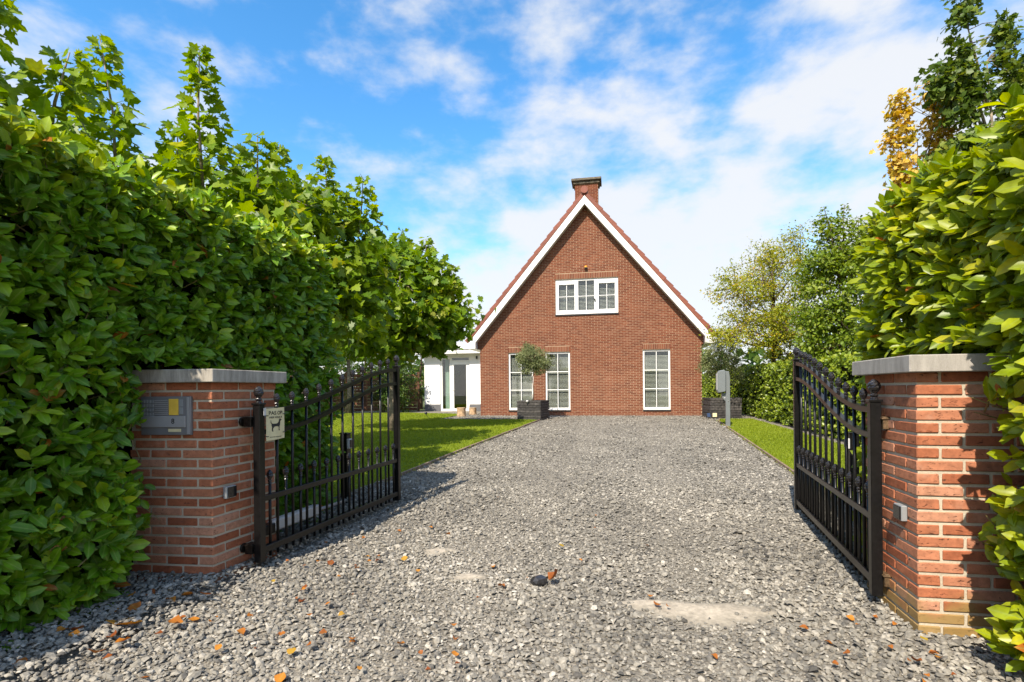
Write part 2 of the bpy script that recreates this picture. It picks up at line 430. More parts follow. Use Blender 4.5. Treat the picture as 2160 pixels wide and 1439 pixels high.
M['yellow_leaf'] = mat_leaf('yellow_maple_leaf', [(0, (0.30, 0.25, 0.02)), (0.5, (0.54, 0.38, 0.045)), (1, (0.66, 0.43, 0.09))], 0.5, 0.3, 0)
M['maple'] = mat_leaf('maple_leaf', [(0, (0.045, 0.09, 0.012)), (0.6, (0.10, 0.155, 0.018)), (1, (0.20, 0.23, 0.03))], 0.45, 0.3, 0)
M['olive'] = mat_leaf('olive_leaf', [(0, (0.075, 0.10, 0.035)), (0.6, (0.15, 0.175, 0.06)), (1, (0.27, 0.28, 0.13))], 0.5, 0.2, 0)
M['shrub'] = mat_leaf('shrub_leaf', [(0, (0.022, 0.06, 0.010)), (0.6, (0.055, 0.105, 0.014)), (1, (0.16, 0.20, 0.03))], 0.4, 0.3, 0.1)
M['climber'] = mat_leaf('climber_leaf', [(0, (0.09, 0.12, 0.02)), (0.6, (0.20, 0.20, 0.03)), (1, (0.34, 0.26, 0.06))], 0.5, 0.35, 0)
M['fallen'] = mat_leaf('fallen_leaf', [(0, (0.20, 0.055, 0.015)), (0.5, (0.42, 0.145, 0.02)), (0.9, (0.48, 0.19, 0.025)), (1, (0.34, 0.24, 0.03))], 0.5, 0.15, 0.15, use_random=True)
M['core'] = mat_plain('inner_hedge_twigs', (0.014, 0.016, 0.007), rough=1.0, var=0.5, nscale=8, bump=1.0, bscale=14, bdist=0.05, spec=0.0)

# ------------------------------------------------------------------ object helpers
def tag(o, label=None, cat=None, group=None, kind=None):
    if label: o['label'] = label
    if cat: o['category'] = cat
    if group: o['group'] = group
    if kind: o['kind'] = kind
    return o

def link(name, me, mat=None, parent=None, kind=None):
    o = bpy.data.objects.new(name, me)
    COL.objects.link(o)
    if mat is not None and me is not None and len(me.materials) == 0:
        me.materials.append(mat)
    if parent is not None:
        o.parent = parent
    if kind: o['kind'] = kind
    return o

def thing(name, label, cat, loc=(0, 0, 0), rz=0, group=None):
    o = bpy.data.objects.new(name, None)
    COL.objects.link(o)
    o.empty_display_size = 0.1
    o.location = loc; o.rotation_euler = (0, 0, rz)
    return tag(o, label, cat, group)

def tri_mesh(name, V, F, mat, attrs=None, smooth=False, parent=None, kind=None):
    me = bpy.data.meshes.new(name)
    V = np.ascontiguousarray(V, dtype=np.float32); F = np.ascontiguousarray(F, dtype=np.int32)
    me.vertices.add(len(V)); me.vertices.foreach_set('co', V.ravel())
    nf, k = F.shape
    me.loops.add(nf * k); me.loops.foreach_set('vertex_index', F.ravel())
    me.polygons.add(nf)
    me.polygons.foreach_set('loop_start', np.arange(0, nf * k, k, dtype=np.int32))
    me.polygons.foreach_set('use_smooth', np.full(nf, smooth))
    me.update(calc_edges=True)
    for an, vals in (attrs or {}).items():
        a = me.attributes.new(an, 'FLOAT', 'POINT')
        a.data.foreach_set('value', np.ascontiguousarray(vals, dtype=np.float32))
    if mat: me.materials.append(mat)
    return link(name, me, None, parent, kind)

class MB:
    def __init__(s):
        s.v = []; s.f = []
    def add(s, vs, fs):
        b = len(s.v)
        s.v += [tuple(float(c) for c in v) for v in vs]; s.f += [tuple(i + b for i in f) for f in fs]
        return s
    def box(s, lo, hi):
        x0, y0, z0 = lo; x1, y1, z1 = hi
        return s.add([(x0, y0, z0), (x1, y0, z0), (x1, y1, z0), (x0, y1, z0), (x0, y0, z1), (x1, y0, z1), (x1, y1, z1), (x0, y1, z1)],
                     [(0, 3, 2, 1), (4, 5, 6, 7), (0, 1, 5, 4), (1, 2, 6, 5), (2, 3, 7, 6), (3, 0, 4, 7)])
    def prism(s, poly, a, b, axis):
        """poly 2D extruded from a to b along axis ('x','y','z')"""
        n = len(poly)
        def P(p, t):
            return {'z': (p[0], p[1], t), 'y': (p[0], t, p[1]), 'x': (t, p[0], p[1])}[axis]
        vs = [P(p, a) for p in poly] + [P(p, b) for p in poly]
        fs = [tuple(range(n))[::-1], tuple(range(n, 2 * n))] + [(i, (i + 1) % n, n + (i + 1) % n, n + i) for i in range(n)]
        return s.add(vs, fs)
    def tube(s, pts, rad, sides=8, cap=True):
        pts = [Vector(p) for p in pts]
        if not hasattr(rad, '__len__'): rad = [rad] * len(pts)
        vs = []; fs = []
        up = Vector((0, 0, 1))
        prev = None
        for i, p in enumerate(pts):
            d = (pts[min(i + 1, len(pts) - 1)] - pts[max(i - 1, 0)]).normalized()
            if prev is None:
                a = d.cross(up) if abs(d.z) < 0.9 else d.cross(Vector((1, 0, 0)))
            else:
                a = prev - d * prev.dot(d)
            a.normalize(); prev = a
            b = d.cross(a)
            for k in range(sides):
                t = 2 * math.pi * k / sides
                vs.append(p + (a * math.cos(t) + b * math.sin(t)) * rad[i])
        for i in range(len(pts) - 1):
            for k in range(sides):
                k2 = (k + 1) % sides
                fs.append((i * sides + k, i * sides + k2, (i + 1) * sides + k2, (i + 1) * sides + k))
        if cap:
            fs.append(tuple(range(sides))[::-1]); fs.append(tuple((len(pts) - 1) * sides + k for k in range(sides)))
        return s.add(vs, fs)
    def lathe(s, prof, c=(0, 0, 0), sides=10, wob=None):
        vs = []; fs = []
        for i, (r, z) in enumerate(prof):
            for k in range(sides):
                t = 2 * math.pi * (k + (0.5 if wob and i % 2 else 0)) / sides
                vs.append((c[0] + r * math.cos(t), c[1] + r * math.sin(t), c[2] + z))
        for i in range(len(prof) - 1):
            for k in range(sides):
                k2 = (k + 1) % sides
                fs.append((i * sides + k, i * sides + k2, (i + 1) * sides + k2, (i + 1) * sides + k))
        fs.append(tuple(range(sides))[::-1]); fs.append(tuple((len(prof) - 1) * sides + k for k in range(sides)))
        return s.add(vs, fs)
    def mesh(s, name, bevel=0, smooth=False):
        me = bpy.data.meshes.new(name)
        me.from_pydata(s.v, [], s.f)
        if bevel:
            bm = bmesh.new(); bm.from_mesh(me)
            bmesh.ops.bevel(bm, geom=[e for e in bm.edges if e.is_manifold and e.calc_face_angle(0) > 0.5], offset=bevel, segments=1, affect='EDGES', clamp_overlap=True)
            bm.to_mesh(me); bm.free()
        if smooth:
            me.polygons.foreach_set('use_smooth', np.full(len(me.polygons), True))
        me.update()
        return me
    def build(s, name, mat, parent=None, kind=None, bevel=0, smooth=False):
        return link(name, s.mesh(name, bevel, smooth), mat, parent, kind)

def B(lo, hi):
    return MB().box(lo, hi)

def norm(a):
    return a / np.maximum(np.linalg.norm(a, axis=-1, keepdims=True), 1e-9)

# ------------------------------------------------------------------ leaves
def t_ovate(xs, hw, fold=0.1):
    V = []; rib = []; F = []
    for x, w in zip(xs[:-1], hw[:-1]):
        V += [(x, 0, 0), (x, w, fold * w), (x, -w, fold * w)]; rib += [0, 1, 1]
    V.append((xs[-1], 0, 0)); rib.append(0)
    n = len(xs) - 1
    for i in range(n - 1):
        a = 3 * i; b = 3 * i + 3
        F += [(a, b, b + 1), (a, b + 1, a + 1), (a, b + 2, b), (a, a + 2, b + 2)]
    a = 3 * (n - 1); t = 3 * n
    F += [(a, t, a + 1), (a, a + 2, t)]
    return np.array(V, float), np.array(F), np.array(rib, float)
T_LAUREL = t_ovate([0, .34, .72, 1], [.03, .47, .43, 0], 0.35)
T_SMALL = t_ovate([0, .5, 1], [.02, .5, 0], 0.25)
T_MED = t_ovate([0, .3, .68, 1], [.03, .46, .4, 0], 0.25)

def t_lobed():
    h = [(0.0, 0.05), (-0.06, 0.30), (0.13, 0.26), (0.10, 0.62), (0.30, 0.40), (0.52, 0.58), (0.56, 0.27), (0.78, 0.24), (1.0, 0.0)]
    pts = h + [(x, -y) for x, y in h[-2::-1]]
    V = [(0.32, 0, 0)] + [(x, y, 0.22 * abs(y)) for x, y in pts]
    n = len(pts)
    F = [(0, 1 + i + 1, 1 + i) for i in range(n - 1)] + [(0, 1, n)]
    rib = [0] + [1] * n
    rib[1 + 8] = 0.0
    return np.array(V, float), np.array(F), np.array(rib, float)
T_LOBED = t_lobed()
def t_lobed_far():
    h = [(0.0, 0.04), (0.06, 0.58), (0.30, 0.30), (0.58, 0.50), (1.0, 0.0)]
    pts = h + [(x, -y) for x, y in h[-2::-1]]
    V = [(0.32, 0, 0)] + [(x, y, 0.22 * abs(y)) for x, y in pts]
    n = len(pts)
    return np.array(V, float), np.array([(0, 2 + i, 1 + i) for i in range(n - 1)]), np.array([0] + [1] * n, float)
T_LOBED_FAR = t_lobed_far()

def scatter(tmpl, O, D, Nn, Ln, Wd, bend, tone):
    T, F, rib = tmpl
    D = norm(D)
    Z = norm(Nn - (Nn * D).sum(1, keepdims=True) * D)
    Y = np.cross(Z, D)
    x = T[:, 0][None, :, None]; y = T[:, 1][None, :, None]; z = T[:, 2][None, :, None]
    Ln = Ln[:, None, None]; Wd = Wd[:, None, None]; bend = bend[:, None, None]
    V = O[:, None, :] + D[:, None, :] * (x * Ln) + Y[:, None, :] * (y * Wd) + Z[:, None, :] * (z * Wd + bend * Ln * x * x)
    n, m = len(O), len(T)
    FF = (F[None] + (np.arange(n) * m)[:, None, None]).reshape(-1, 3)
    return V.reshape(-1, 3), FF, np.repeat(tone, m), np.tile(rib, n)

UNIT = {}
def unit_leaf(tname, tmpl, mat, k):
    key = (tname, mat.name, k)
    if key not in UNIT:
        T, F, rib = tmpl
        V = T.copy()
        me = bpy.data.meshes.new('leaf')
        V[:, 2] = V[:, 2] * 0.4 + (-0.05, -0.18, 0.06)[k] * V[:, 0] ** 2
        me.from_pydata(V.tolist(), [], F.tolist())
        me.polygons.foreach_set('use_smooth', np.full(len(F), True))
        a = me.attributes.new('rib', 'FLOAT', 'POINT'); a.data.foreach_set('value', rib.astype(np.float32))
        me.materials.append(mat)
        UNIT[key] = me
    return UNIT[key]

def leaf_objects(parent, tname, tmpl, mat, O, D, Nn, Ln, Wd, name='leaf'):
    D = norm(D); Z = norm(Nn - (Nn * D).sum(1, keepdims=True) * D); Y = np.cross(Z, D)
    inv = parent.matrix_world.inverted() if parent else Matrix()
    for i in range(len(O)):
        me = unit_leaf(tname, tmpl, mat, i % 3)
        o = bpy.data.objects.new(name, me)
        COL.objects.link(o)
        o.parent = parent
        d, y, z = D[i] * Ln[i], Y[i] * Wd[i], Z[i] * Ln[i]
        o.matrix_local = Matrix(((d[0], y[0], z[0], O[i][0]), (d[1], y[1], z[1], O[i][1]), (d[2], y[2], z[2], O[i][2]), (0, 0, 0, 1)))

def leaves_part(parent, partname, tname, tmpl, matkey, O, D, Nn, Ln, Wd, tone, singles=300, bend=None):
    """the leaves that show largest become parts of their own, the rest one part of kind stuff"""
    n = len(O)
    bend = rng.normal(-0.10, 0.12, n) if bend is None else bend
    sel = np.zeros(n, bool)
    if singles:
        P = O - np.array([0, 0, EYE])
        infront = (P[:, 1] > 0.4) & (np.abs(P[:, 0] / np.maximum(P[:, 1], .1)) < 0.97) & (P[:, 2] / np.maximum(P[:, 1], .1) < 0.74) & (P[:, 2] / np.maximum(P[:, 1], .1) > -0.55)
        dist = np.linalg.norm(P, axis=1)
        outer = ((Nn * -norm(P)).sum(1) > 0.25)
        score = np.where(infront & outer, Ln / dist, 0)
        # spread the picks: best per cell of space
        order = np.argsort(-score * rng.uniform(0.6, 1.0, n))[:singles]
        order = order[score[order] > 0]
        sel[order] = True
        leaf_objects(parent, tname, tmpl, M[matkey + '_o'], O[sel], D[sel], Nn[sel], Ln[sel], Wd[sel])
    r = ~sel
    V, F, to, ri = scatter(tmpl, O[r], D[r], Nn[r], Ln[r], Wd[r], bend[r], tone[r])
    return tri_mesh(partname, V, F, M[matkey], {'tone': to, 'rib': ri}, True, parent, 'stuff')

def rand_unit(n):
    return norm(rng.normal(size=(n, 3)))

def vnoise(P, f, seed=0):
    """cheap smooth pseudo-noise in -1..1"""
    r = np.random.default_rng(100 + seed)
    out = np.zeros(len(P))
    for k in range(5):
        w = r.normal(size=3) * f * (1 + 0.35 * k); ph = r.uniform(0, 6.28)
        out += np.sin(P @ w + ph)
    return out / 3.2

# ------------------------------------------------------------------ setting: ground
def sheet(name, poly, dz, mat, kind='structure', cut=True):
    """flat-ish polygon laid on the rising ground"""
    bm = bmesh.new()
    vs = [bm.verts.new((x, y, 0)) for x, y in poly]
    bm.faces.new(vs)
    if cut:
        for yy in (4, 19, 22):
            bmesh.ops.bisect_plane(bm, geom=bm.verts[:] + bm.edges[:] + bm.faces[:], plane_co=(0, yy, 0), plane_no=(0, 1, 0))
    for v in bm.verts:
        v.co.z = gz(v.co.y) + dz
    bm.normal_update()
    for f in bm.faces:
        if f.normal.z < 0: f.normal_flip()
    me = bpy.data.meshes.new(name); bm.to_mesh(me); bm.free()
    return link(name, me, mat, None, kind)

sheet('ground', [(-400, -60), (400, -60), (400, 600), (-400, 600)], -0.03, M['field'])
sheet('driveway', [(-3.6, -2), (3.4, -2), (3.4, 4.0), (9.6, 16), (9.8, 26), (-7.5, 26), (-7.5, 17), (-3.6, 4)], 0.0, M['grit'])

LAWN_L = [(-1.98, 5.45), (-1.543, 7.168), (-0.846, 10.213), (0.90, 17.3), (0.35, 17.62), (-1.3, 17.75), (-2.55, 18.1), (-2.05, 20.9), (-2.3, 21.6), (-4.6, 23.2), (-7.4, 23.4), (-9.6, 23.6), (-9.6, 5.3)]
LAWN_R = [(3.33, 5.35), (3.81, 7.065), (6.325, 16.0), (6.75, 16.9), (7.75, 16.9), (5.35, 5.35)]
sheet('lawn', LAWN_L, 0.022, M['turf'])
sheet('lawn', LAWN_R, 0.022, M['turf'])

def inside(P, poly):
    x, y = P[:, 0], P[:, 1]
    r = np.zeros(len(P), bool)
    for (x0, y0), (x1, y1) in zip(poly, poly[1:] + poly[:1]):
        c = ((y0 > y) != (y1 > y))
        with np.errstate(divide='ignore', invalid='ignore'):
            xi = (x1 - x0) * (y - y0) / (y1 - y0 + 1e-12) + x0
        r ^= c & (x < xi)
    return r

def gzv(Y):
    return np.interp(Y, [4, 19, 22], [0, .23, .23])

def grass(poly, dens, name, label):
    xs = [p[0] for p in poly]; ys = [p[1] for p in poly]
    A = (max(xs) - min(xs)) * (max(ys) - min(ys))
    n = int(A * dens)
    P = np.column_stack([rng.uniform(min(xs), max(xs), n), rng.uniform(min(ys), max(ys), n)])
    P = P[inside(P, poly)]
    P = P[np.abs(P[:, 0] / P[:, 1]) < 1.1]
    P = P + rng.normal(0, .035, P.shape)
    keep = rng.uniform(size=len(P)) < np.clip(9 / P[:, 1], 0.3, 1)
    P = P[keep]
    n = len(P)
    h = rng.uniform(0.018, 0.038, n); w = rng.uniform(0.0045, 0.008, n) * np.clip(P[:, 1] / 9, 0.8, 1.9)
    a = rng.uniform(0, 6.28, n); t = rng.uniform(0, 6.28, n); ln = rng.uniform(0, 0.025, n)
    z = gzv(P[:, 1]) + 0.02
    V = np.zeros((n, 3, 3))
    V[:, 0] = np.column_stack([P[:, 0] + np.cos(a) * w, P[:, 1] + np.sin(a) * w, z])
    V[:, 1] = np.column_stack([P[:, 0] - np.cos(a) * w, P[:, 1] - np.sin(a) * w, z])
    V[:, 2] = np.column_stack([P[:, 0] + np.cos(t) * ln, P[:, 1] + np.sin(t) * ln, z + h])
    big = vnoise(np.column_stack([P, np.zeros(n)]), 0.9, 3) * 0.12
    tone = np.clip(np.repeat(rng.beta(2.5, 2.5, n) + big, 3), 0, 1)
    o = tri_mesh(name, V.reshape(-1, 3), np.arange(3 * n).reshape(-1, 3), M['grass'], {'tone': tone}, False, None, 'stuff')
    tag(o, label, 'grass')

grass(LAWN_L, 2100, 'grass', 'short green grass of the wide lawn left of the driveway')
grass(LAWN_R, 2800, 'grass', 'short bright grass of the lawn beside the ivy hedge')

def board_line(name, label, pts, w=0.035, top=0.045):
    r = thing(name, label, 'edging', (pts[0][0], pts[0][1], gz(pts[0][1])))
    o = Vector(r.location)
    for (x0, y0), (x1, y1) in zip(pts, pts[1:]):
        L = math.hypot(x1 - x0, y1 - y0); n = max(1, round(L / 2.4))
        for k in range(n):
            a = Vector((x0, y0, 0)).lerp(Vector((x1, y1, 0)), k / n); b = Vector((x0, y0, 0)).lerp(Vector((x1, y1, 0)), (k + 1) / n - 0.003)
            d = (b - a).normalized(); s = Vector((-d.y, d.x, 0)) * w / 2
            vs = []
            for p in (a, b):
                for q in (-s, s):
                    for z in (-0.05, top + random.uniform(-0.006, 0.006)):
                        vs.append((p.x + q.x - o.x, p.y + q.y - o.y, gz(p.y) + z - o.z))
            MB().add(vs, [(0, 1, 3, 2), (4, 6, 7, 5), (0, 4, 5, 1), (2, 3, 7, 6), (1, 5, 7, 3), (0, 2, 6, 4)]).build('board', M['edging'], r)
    return r
board_line('lawn_edging', 'thin wooden edging between gravel drive and left lawn', [(-2.0, 5.38), (-1.543, 7.168), (-0.846, 10.213), (0.93, 17.3)])
board_line('lawn_edging', 'brown wooden edging between gravel drive and right lawn', [(3.31, 5.3), (3.81, 7.065), (6.325, 16.0), (6.73, 16.9)])

# ------------------------------------------------------------------ gravel
def ico():
    t = (1 + 5 ** .5) / 2
    V = np.array([(-1, t, 0), (1, t, 0), (-1, -t, 0), (1, -t, 0), (0, -1, t), (0, 1, t), (0, -1, -t), (0, 1, -t), (t, 0, -1), (t, 0, 1), (-t, 0, -1), (-t, 0, 1)], float)
    V /= np.linalg.norm(V[0])
    F = np.array([(0, 11, 5), (0, 5, 1), (0, 1, 7), (0, 7, 10), (0, 10, 11), (1, 5, 9), (5, 11, 4), (11, 10, 2), (10, 7, 6), (7, 1, 8), (3, 9, 4), (3, 4, 2), (3, 2, 6), (3, 6, 8), (3, 8, 9), (4, 9, 5), (2, 4, 11), (6, 2, 10), (8, 6, 7), (9, 8, 1)])
    return V, F
def octa():
    V = np.array([(1, 0, 0), (-1, 0, 0), (0, 1, 0), (0, -1, 0), (0, 0, 1), (0, 0, -1)], float)
    V[:4, 2] = (.25, -.1, .2, -.15); V[4] = (.25, .15, .9)
    return V, np.array([(0, 2, 4), (2, 1, 4), (1, 3, 4), (3, 0, 4), (2, 0, 5), (1, 2, 5), (3, 1, 5), (0, 3, 5)])
def subdiv(V, F):
    V = V.tolist(); cache = {}; out = []
    def mid(a, b):
        k = (min(a, b), max(a, b))
        if k not in cache:
            m = (np.array(V[a]) + np.array(V[b])) / 2; m /= np.linalg.norm(m)
            V.append(m.tolist()); cache[k] = len(V) - 1
        return cache[k]
    for a, b, c in F:
        x, y, z = mid(a, b), mid(b, c), mid(c, a)
        out += [(a, x, z), (b, y, x), (c, z, y), (x, y, z)]
    return np.array(V), np.array(out)
def stone_templates(fine, n=9):
    V, F = ico() if fine else octa()
    up = np.cross(V[F[:, 1]] - V[F[:, 0]], V[F[:, 2]] - V[F[:, 0]])
    F = F[norm(up)[:, 2] > -0.35]          # the buried underside is left off
    res = []
    for k in range(n):
        r = np.random.default_rng(50 + k)
        W = V.copy()
        # cut by random planes -> flat broken faces
        for _ in range(8):
            d = r.normal(size=3); d /= np.linalg.norm(d); h = r.uniform(0.5, 0.85)
            over = W @ d - h
            W -= np.outer(np.maximum(over, 0) * 0.9, d)
        W *= 1 + r.normal(0, 0.05, (len(W), 1))
        res.append(W)
    return res, F

SANDS = [(1.03, 2.84, 0.33, 0.125, -0.15), (0.74, 2.95, 0.14, 0.05, 0.1), (-0.56, 3.95, 0.11, 0.07, 0.3), (-0.30, 3.40, 0.10, 0.05, 0.2)]
def sand_amount(P):
    """0..1, how bare the ground is"""
    s = np.zeros(len(P))
    nz = vnoise(np.column_stack([P, np.zeros(len(P))]), 9, 5) * 0.3
    for cx, cy, a, b, an in SANDS:
        dx = (P[:, 0] - cx) * math.cos(an) + (P[:, 1] - cy) * math.sin(an); dy = -(P[:, 0] - cx) * math.sin(an) + (P[:, 1] - cy) * math.cos(an)
        d = np.sqrt((dx / a) ** 2 + (dy / b) ** 2)
        s = np.maximum(s, np.clip((1.25 - d + nz * 1.3) * 1.25, 0, 1) * (1.0 if a > .2 else .8))
    return s

def gravel():
    def zone(y0, y1, sp, x0f, x1f, mult):
        pts = []
        for _ in range(mult):
            gx = np.arange(-4.2, 9.0, sp); gy = np.arange(y0, y1, sp)
            X, Y = np.meshgrid(gx, gy)
            P = np.column_stack([X.ravel(), Y.ravel()]) + rng.uniform(-.5, .5, (X.size, 2)) * sp
            pts.append(P)
        P = np.concatenate(pts)
        P = P[(P[:, 0] > x0f(P[:, 1])) & (P[:, 0] < x1f(P[:, 1]))]
        return P
    lo = lambda y: np.maximum(-1.06 * y - 0.15, np.where(y < 5.4, -2.75, np.where(y < 17, -2.0 + (y - 5.4) * .236, -4.0)))
    hi = lambda y: np.minimum(1.06 * y + 0.15, np.where(y < 5.2, 3.3, np.where(y < 16, 3.28 + (y - 5.2) * .2815, 8.4)))
    zs = [zone(1.8, 3.8, .0275, lo, hi, 2), zone(3.8, 6.5, .0255, lo, hi, 1), zone(6.5, 11.5, .031, lo, hi, 1), zone(11.5, 23, .05, lo, hi, 1)]
    allV = []; allF = []; allT = []; base = 0
    for zi, P in enumerate(zs):
        P = P[~inside(P, LAWN_L) & ~inside(P, LAWN_R)]
        sa = sand_amount(P)
        sk = rng.uniform(size=len(P)) > sa * 0.93
        P = P[sk]; sa = sa[sk]
        n = len(P)
        tm, F = stone_templates(zi < 2)
        size = rng.gamma(7, 1 / 7, n) * (0.0125, 0.0128, 0.0138, 0.0158)[zi]
        size = np.clip(size, 0.006, 0.03)
        worn = vnoise(np.column_stack([P * np.array([1, .6]), np.zeros(n)]), 1.1, 8)
        tone = rng.beta(2.9, 2.7, n) * 0.95 + rng.choice([0, 0.25], n, p=[.93, .07]) + 0.10 * worn
        # wheel tracks: crushed finer and dustier
        tr = np.exp(-((P[:, 0] - 1.0 - .245 * (P[:, 1] - 3)) / .32) ** 2) + np.exp(-((P[:, 0] + .45 - .245 * (P[:, 1] - 3)) / .32) ** 2)
        size = size * (1 - .22 * np.clip(tr, 0, 1)); tone = tone + .05 * tr
        # wheel tracks ground to dust: smaller and more even stones
        asp = np.column_stack([rng.uniform(.95, 1.35, n), rng.uniform(.75, 1.0, n), rng.uniform(.45, .8, n)])
        yaw = rng.uniform(0, 6.28, n); tilt = rng.normal(0, .35, n); tilt2 = rng.normal(0, .3, n)
        cy, sy, ct, st, cu, su = np.cos(yaw), np.sin(yaw), np.cos(tilt), np.sin(tilt), np.cos(tilt2), np.sin(tilt2)
        R = np.zeros((n, 3, 3))
        Rz = np.zeros((n, 3, 3)); Rz[:, 0, 0] = cy; Rz[:, 0, 1] = -sy; Rz[:, 1, 0] = sy; Rz[:, 1, 1] = cy; Rz[:, 2, 2] = 1
        Rx = np.zeros((n, 3, 3)); Rx[:, 0, 0] = 1; Rx[:, 1, 1] = ct; Rx[:, 1, 2] = -st; Rx[:, 2, 1] = st; Rx[:, 2, 2] = ct
        Ry = np.zeros((n, 3, 3)); Ry[:, 0, 0] = cu; Ry[:, 0, 2] = su; Ry[:, 2, 0] = -su; Ry[:, 2, 2] = cu; Ry[:, 1, 1] = 1
        R = Rz @ Rx @ Ry
        z = gzv(P[:, 1]) + size * rng.uniform(-0.05, 0.75, n)
        bank = np.clip((-1.75 + (P[:, 1] - 3.3) * 0.2 - P[:, 0]) * 0.5, 0, 0.05) if zi < 2 else 0
        z = z + bank - size * .35 * sa + .006 * sa
        tid = rng.integers(0, len(tm), n)
        for k, T in enumerate(tm):
            s = tid == k
            if not s.any(): continue
            V = np.einsum('nij,nmj->nmi', R[s], T[None] * (asp[s] * size[s][:, None])[:, None, :])
            V[:, :, :2] += P[s][:, None, :]; V[:, :, 2] += z[s][:, None]
            m = len(T)
            allV.append(V.reshape(-1, 3)); allF.append((F[None] + (np.arange(s.sum()) * m)[:, None, None]).reshape(-1, 3) + base)
            allT.append(np.repeat(np.clip(tone[s], 0, 1), m)); base += s.sum() * m
    V = np.concatenate(allV); F = np.concatenate(allF); T = np.concatenate(allT)
    o = tri_mesh('gravel', V, F, M['stone'], {'tone': T}, False, None, 'stuff')
    tag(o, 'loose grey crushed stone covering the driveway', 'gravel')
gravel()

def sand_patch(cx, cy, a, b, an, i):
    n = 48; vs = [(0, 0, 0.012)]; fs = []
    for ring, f in enumerate((0.5, 1.0, 1.25)):
        for k in range(n):
            t = 2 * math.pi * k / n
            j = 1 + 0.16 * math.sin(3 * t + i) + 0.1 * math.sin(7 * t + 2 * i) + 0.06 * math.sin(13 * t)
            x, y = a * f * j * math.cos(t), b * f * j * math.sin(t)
            vs.append((x * math.cos(an) - y * math.sin(an), x * math.sin(an) + y * math.cos(an), (0.012, 0.008, -0.003)[ring]))
    for k in range(n):
        k2 = (k + 1) % n
        fs.append((0, 1 + k, 1 + k2))
        for r in (0, 1):
            fs.append((1 + r * n + k, 1 + (r + 1) * n + k, 1 + (r + 1) * n + k2, 1 + r * n + k2))
    o = MB().add(vs, fs).build('sand', M['sand'], None, 'structure', smooth=True)
    at = o.data.attributes.new('tone', 'FLOAT', 'POINT')
    at.data.foreach_set('value', np.array([1.0] + [.9] * n + [.5] * n + [0.0] * n, dtype=np.float32))
    o.location = (cx, cy, gz(cy) + 0.002)
for i, s in enumerate(SANDS): sand_patch(*s, i)

# ------------------------------------------------------------------ gate pillars
COURSE = 0.0623
def brick_mesh(quad, h, seed):
    """quad: 4 ground points counter-clockwise; a brick with worn edges"""
    r = random.Random(seed)
    vs = []
    for z in (0, h):
        for x, y in quad:
            vs.append((x + r.uniform(-.0016, .0016), y + r.uniform(-.0016, .0016), z + r.uniform(-.0014, .0014)))
    return MB().add(vs, [(3, 2, 1, 0), (4, 5, 6, 7), (0, 1, 5, 4), (1, 2, 6, 5), (2, 3, 7, 6), (3, 0, 4, 7)]).mesh('brick', bevel=0.0035)

def pillar(label, corner, d1, d2, W1, W2, pf, ps, capmat, over, bmat, rows=21):
    """corner: the brick corner seen from the drive; d1 along the front (away from the drive), d2 along the inner side"""
    d1 = Vector((d1[0], d1[1], 0)).normalized(); d2 = Vector((d2[0], d2[1], 0)).normalized()
    root = thing('gate_pillar', label, 'pillar', (corner[0], corner[1], -0.02))
    flip = d1.cross(d2).z < 0
    def Q(a0, a1, b0, b1):
        pts = [d1 * a0 + d2 * b0, d1 * a1 + d2 * b0, d1 * a1 + d2 * b1, d1 * a0 + d2 * b1]
        if flip: pts = pts[::-1]
        return [(p.x, p.y) for p in pts]
    e = 0.007
    H = rows * COURSE
    MB().prism(Q(e, W1 - e, e, W2 - e), -0.05, H, 'z').build('mortar', M['mortar_l'], root)
    j = 0.0145; bw = 0.098
    cache = {}
    def put(key, quad_rel, a, b, z):
        k = (key, random.randrange(4))
        if k not in cache:
            cache[k] = brick_mesh(Q(*quad_rel), COURSE - j, hash(k) % 9999)
        o = bpy.data.objects.new('brick', cache[k]); COL.objects.link(o)
        if not cache[k].materials: cache[k].materials.append(bmat)
        o.parent = root
        p = d1 * a + d2 * b
        o.location = (p.x, p.y, z + random.uniform(-.0008, .0008))
    for k in range(rows):
        z = k * COURSE + j
        even = (k + rows) % 2 == 0
        # front face, running along d1
        x = 0.0
        first = (pf - j) if even else bw
        put(('cf', even), (0, first, 0, bw if even else ps - j), 0, 0, z)
        x = first + j
        while x < W1 - 0.03:
            l = min(pf - j, W1 - x)
            put(('f', round(l, 3)), (0, l, 0, bw), x, 0, z)
            x += l + j
        # inner side, running along d2
        y = (bw if even else ps - j) + j
        while y < W2 - 0.03:
            l = min(ps - j, W2 - y)
            put(('s', round(l, 3)), (0, bw, 0, l), 0, y, z)
            y += l + j
    oc, of = over
    quad = Q(-oc, W1 + oc, -of, W2 + oc)
    MB().prism(quad, H, H + 0.084, 'z').build('cap', capmat, root, bevel=0.004)
    return root, d1, d2, H

def ang(a):
    return (math.sin(RAD(a)), math.cos(RAD(a)))
PL, L1, L2, PH = pillar('brick gate pillar with intercom panel, half hidden by the shaded hedge', (-1.92, 3.333), (-math.cos(RAD(7)), math.sin(RAD(7))), ang(14.8), 0.58, 0.592, 0.222, 0.238, M['cap_l'], (0.052, 0.052), M['brick_l'])
PR, R1, R2, _ = pillar('sunlit brick gate pillar beside the yellow-green hedge', (1.987, 2.564), (math.cos(RAD(9.7)), -math.sin(RAD(9.7))), ang(13.7), 0.64, 0.60, 0.2165, 0.24, M['cap_r'], (0.052, 0.052), M['brick_r'])

def frame_matrix(o, xd, zd=Vector((0, 0, 1))):
    """local x along xd, z up, y = outward normal into -(x cross z)"""
    x = xd.normalized(); y = zd.cross(x)
    return Matrix(((x.x, y.x, zd.x, o.x), (x.y, y.y, zd.y, o.y), (x.z, y.z, zd.z, o.z), (0, 0, 0, 1)))

